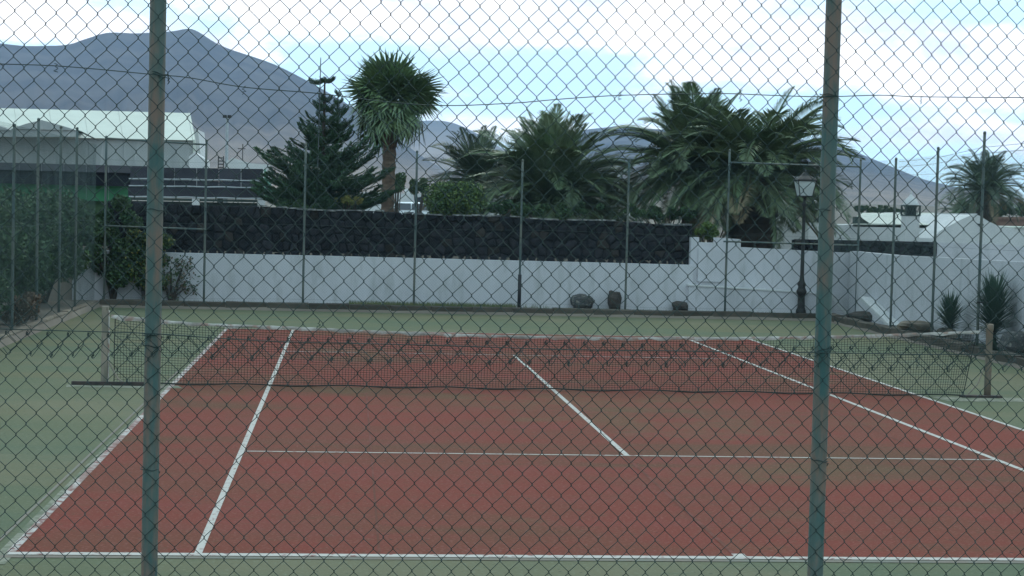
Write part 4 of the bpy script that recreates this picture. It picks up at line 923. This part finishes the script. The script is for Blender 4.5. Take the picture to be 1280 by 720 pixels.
# ------------------------------------------------------------------ car and house in the middle distance
def car(px, Y, label):
    p = at(px, 260, Y); z0 = 1.4; root = empty('parked_car', (p[0], Y, z0), label, 'car'); L, W = 4.2, 1.7
    side = [(-2.1, .35), (-2.1, .75), (-2.02, .98), (-1.9, 1.02), (-1.55, 1.42), (-1.35, 1.50), (-.2, 1.53), (.35, 1.45), (1.05, 1.02), (1.75, .92), (2.05, .78), (2.1, .5), (2.05, .3), (-2.0, .3)]
    b = MB(); k = len(side); vs = []
    for y, s in ((-W/2, 1), (-W/2+.12, 1.0), (W/2-.12, 1.0), (W/2, 1)):
        for x, z in side:
            ins = .16*max(0, (z-.95))/.5; e = y+(ins if y < 0 else -ins)
            vs.append((x*(1 if abs(y) < W/2-.05 else .985), e, z if abs(y) < W/2-.05 else min(z, 1.46)))
    fs = [tuple(range(k))[::1], tuple(range(4*k-1, 3*k-1, -1))]+[(j*k+i, (j+1)*k+i, (j+1)*k+(i+1) % k, j*k+(i+1) % k) for j in range(3) for i in range(k)]
    b.add(vs, fs); b.build('body', M['carpaint'], root)
    for y in (-1, 1):
        for x0, x1, x2, x3 in ((-1.72, -1.42, -.62, -.62), (-.55, -.55, .22, .72)):
            b = MB(); yy = y*(W/2-.012); yt = y*(W/2-.15); b.add([(x0, yy, 1.02), (x3, yy, 1.02), (x2, yt, 1.42), (x1, yt, 1.42), (x0, yy-y*.06, 1.02), (x3, yy-y*.06, 1.02), (x2, yt-y*.06, 1.42), (x1, yt-y*.06, 1.42)], [(0, 1, 2, 3), (7, 6, 5, 4), (0, 4, 5, 1), (1, 5, 6, 2), (2, 6, 7, 3), (3, 7, 4, 0)]); b.build('window', M['carglass'], root)
        b = MB(); b.box((-2.0, y*(W/2-.08), .9), (.22, .2, .22)); b.build('tail_light', M['tail'], root)
    for x in (-1.3, 1.3):
        for y in (-1, 1):
            a = np.linspace(0, 2*math.pi, 18, endpoint=False); b = MB(); b.prism([(x+.33*math.cos(t), .33+.33*math.sin(t)) for t in a], y*(W/2-.2)-.1, y*(W/2-.2)+.12*1); w = b.build('wheel', M['tyre'], root)
            b = MB(); b.prism([(x+.2*math.cos(t), .33+.2*math.sin(t)) for t in a], y*(W/2-.2)-.115, y*(W/2-.2)+.135); b.build('rim', M['rim'], w)
    return root
car(525, 100, 'small white hatchback parked behind the wall, tail to the left').location.z = 1.42
h6 = house('white_house', [(455, 290), (455, 241), (535, 243), (535, 290)], 125, 8, 'low white house behind the parked car')
prism_part(h6, 'door', [(521, 247), (526, 246), (531, 252), (531, 262), (521, 262)], 125, -.3, .2, 'window')
prism_part(h6, 'chimney', [(506.5, 236), (511, 235), (514, 238), (515, 243), (506.5, 243)], 125, .5, .6, 'white2')
h7 = house('white_house', [(596, 275), (596, 243), (628, 243), (628, 275)], 120, 6, 'bit of white house glimpsed behind the distant lantern')
h8 = house('white_house', [(735, 275), (735, 230), (800, 231), (800, 275)], 110, 6, 'white house glimpsed through the palm fronds')

# ------------------------------------------------------------------ buildings at left
YT = 88
tent = empty('sports_hall', (at(120, 200, YT)[0], YT, 1.4), 'big white membrane-roofed hall below the mountain', 'building')
def box_pts(name, q, m, root, th=(0, .25, -.05)):
    q = [rel(v, root) for v in q]; k = len(q); t = np.array(th); b = MB(); b.add(q+[v+t for v in q], [tuple(range(k)), tuple(range(2*k-1, k-1, -1))]+[(i, i+k, (i+1) % k+k, (i+1) % k) for i in range(k)]); return b.build(name, M[m], root)
npan = 9
for i in range(npan):                     # roof sheets, front slope and back slope
    a0, a1 = -150+i*(391/npan), -150+(i+1)*(391/npan)-.35
    ty = lambda a: 135+(a)*.026
    e = lambda a: 170+a*.022
    box_pts('roof_sheet', [at(a0, e(a0), YT), at(a1, e(a1), YT), at(a1-6, ty(a1), YT+9), at(a0-6, ty(a0), YT+9)], 'membrane', tent)
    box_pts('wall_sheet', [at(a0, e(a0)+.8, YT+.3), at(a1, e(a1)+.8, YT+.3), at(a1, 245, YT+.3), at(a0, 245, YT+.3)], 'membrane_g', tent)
box_pts('gable', [at(241, 245, YT+.1), at(241, 174.5, YT+.1), at(235, 141, YT+9), at(243, 176, YT+18), at(243, 245, YT+18)], 'membrane', tent, (.12, 0, 0))
box_pts('annex', [at(236, 161, YT+12), at(247.5, 162, YT+12), at(252, 205, YT+12), at(252, 245, YT+12), at(236, 245, YT+12)], 'white2', tent, (0, 5, 0))
for a0, pk, a1, yy, yp in ((-60, -12, 14, 160, 154), (14, 52, 96, 160, 150)):
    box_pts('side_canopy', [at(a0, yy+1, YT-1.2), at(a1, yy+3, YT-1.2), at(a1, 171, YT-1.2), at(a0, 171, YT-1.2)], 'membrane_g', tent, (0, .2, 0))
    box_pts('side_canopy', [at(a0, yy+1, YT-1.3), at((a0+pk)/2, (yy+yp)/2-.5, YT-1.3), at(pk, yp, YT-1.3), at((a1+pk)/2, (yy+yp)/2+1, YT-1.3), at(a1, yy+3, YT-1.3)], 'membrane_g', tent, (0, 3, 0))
o = house('storage_shed', [(236, 240), (236, 196), (243, 190), (257, 200), (257, 240)], 84, 3, 'small white lean-to at the right end of the hall', cat='building')
# dark long roof with green screen
YD = 50
dr = empty('dark_roofed_stand', (at(60, 240, YD)[0], YD, 1.4), 'long dark-roofed stand with green windscreen at the left', 'building')
for i in range(9):
    a0, a1 = -60+i*28, -60+(i+1)*28-.5; f = lambda a: 203+a*.026
    box_pts('roof_sheet', [at(a0, f(a0)+9, YD-.8), at(a1, f(a1)+9, YD-.8), at(a1, f(a1), YD+1.4), at(a0, f(a0), YD+1.4)], 'darkmat', dr, (0, .05, -.06))
    if a1 < 170: box_pts('fascia', [at(a0, f(a0)+9.5, YD-.7), at(a1, f(a1)+9.5, YD-.7), at(a1, f(a1)+26, YD-.7), at(a0, f(a0)+26, YD-.7)], 'darkmat', dr, (0, .1, 0))
    if a1 < 170: box_pts('windscreen', [at(a0, f(a0)+25, YD-.2), at(a1, f(a1)+25, YD-.2), at(a1, f(a1)+45, YD-.2), at(a0, f(a0)+45, YD-.2)], 'greenscreen', dr, (0, .05, 0))
box_pts('windscreen', [at(-60, 246, YD+.1), at(165, 250, YD+.1), at(165, 275, YD+.1), at(-60, 275, YD+.1)], 'leaf_d', dr, (0, .05, 0))
YS = 41.5
sr = empty('shed', (at(248, 255, YS)[0], YS, 1.4), 'open shed with a black sheet roof and white battens left of the pine', 'shed')
rows = [(209, 222.5), (224.8, 231.5), (233.6, 244.8)]
def lean(y): return YS+2.0*(247-y)/39           # the roof rises away from the camera
for r_i, (ya, yb) in enumerate(rows):
    for i in range(6):
        a0, a1 = 163+i*27.7-(3 if r_i == 2 else 0), 163+(i+1)*27.7-.4; s = lambda a: (a-163)*.013
        box_pts('roof_sheet', [at(a0, yb+s(a0), lean(yb)), at(a1, yb+s(a1), lean(yb)), at(a1, ya+s(a1), lean(ya)), at(a0, ya+s(a0), lean(ya))], 'darkmat', sr, (0, .03, -.05))
for yb in (223.6, 232.4, 246):
    s = lambda a: (a-163)*.017
    b = MB(); b.tube([rel(at(a, yb+s(a)-.4, lean(yb)-.06), sr)+np.array([0, 0, .006*math.sin(a)]) for a in np.linspace(161, 329, 24)], .022, 6); b.build('batten', M['batten'], sr)
for a in (240, 322): box_pts('pillar', [at(a, 248, YS), at(a+9, 248, YS), at(a+9, 275, YS), at(a, 275, YS)], 'white2', sr, (0, .25, 0))
box_pts('beam', [at(163, 247, YS+.12), at(330, 250, YS+.12), at(330, 253, YS+.12), at(163, 250, YS+.12)], 'darkwood', sr, (0, .12, 0))
tag(box_pts('gable_cloth', [at(330, 211, YS+1.9), at(339.5, 240, YS+.3), at(340, 250, YS), at(330.5, 249, YS)], 'greenglass', sr, (.05, .05, 0)), 'green cloth closing the right end')
box_pts('back_wall', [at(163, 251, YS+2.4), at(330, 254, YS+2.4), at(330, 275, YS+2.4), at(163, 275, YS+2.4)], 'darkwood', sr, (0, .12, 0))
# floodlight mast, small masts, water tank
p = at(283, 210, 110); mroot = empty('floodlight_mast', (p[0], 110, 1.4), 'white floodlight mast standing before the mountain', 'mast'); hz = at(283, 146, 110)[2]-1.4
b = MB(); b.tube([(0, 0, -.1), (0, 0, hz)], [.14, .09], 8); b.build('pole', M['batten'], mroot)
for s in (-1, 1): b = MB(); b.box((s*.16, -.1, hz+.02), (.26, .2, .2)); b.build('floodlight', M['black_iron'], mroot)
p = at(276, 210, 100); troot = empty('lattice_tower', (p[0], 100, 1.4), 'short dark lattice tower left of the floodlight mast', 'tower'); h0, h1_ = 0, at(276, 195, 100)[2]-1.4; b = MB()
for sx in (-.16, .16): b.box((sx, 0, h1_/2), (.06, .06, h1_))
b.build('leg', M['black_iron'], troot)
for i in range(22): b = MB(); b.box((0, .0, h1_-.12-i*.2), (.3, .04, .07)); b.build('rung', M['black_iron'], troot) if h1_-.12-i*.2 > 0 else None
p = at(303, 210, 120); ar = empty('antenna', (p[0], 120, 1.4), 'thin antenna with crossbar right of the floodlight mast', 'antenna'); hz = at(303, 180, 120)[2]-1.4
b = MB(); b.tube([(0, 0, 0), (0, 0, hz)], .035, 6); b.build('pole', M['rust'], ar); b = MB(); b.tube([(-.35, 0, hz-.35), (.2, 0, hz-.35)], .03, 6); b.build('crossbar', M['rust'], ar)
hd = house('white_house', [(283, 240), (283, 202), (288, 199), (291, 197), (297, 199), (312, 204), (335, 206), (335, 240)], 105, 6, 'pale domed house roof under the floodlight mast')

# ------------------------------------------------------------------ haze
b = MB(); b.box((0, 0, 164), (9000, 9000, 331)); hz_ = b.build('haze', M['glass'], None, False, 'stuff')
hm = bpy.data.materials.new('haze_air'); hm.use_nodes = True; t = hm.node_tree; t.nodes.clear()
pv = t.nodes.new('ShaderNodeVolumePrincipled'); pv.inputs['Color'].default_value = (.50, .70, 1.0, 1); pv.inputs['Density'].default_value = 0.00015; pv.inputs['Anisotropy'].default_value = .2
ou = t.nodes.new('ShaderNodeOutputMaterial'); t.links.new(pv.outputs[0], ou.inputs['Volume']); hz_.data.materials.clear(); hz_.data.materials.append(hm)
hz_['label'] = 'thin bluish haze in the air'
print('STONES', ns)
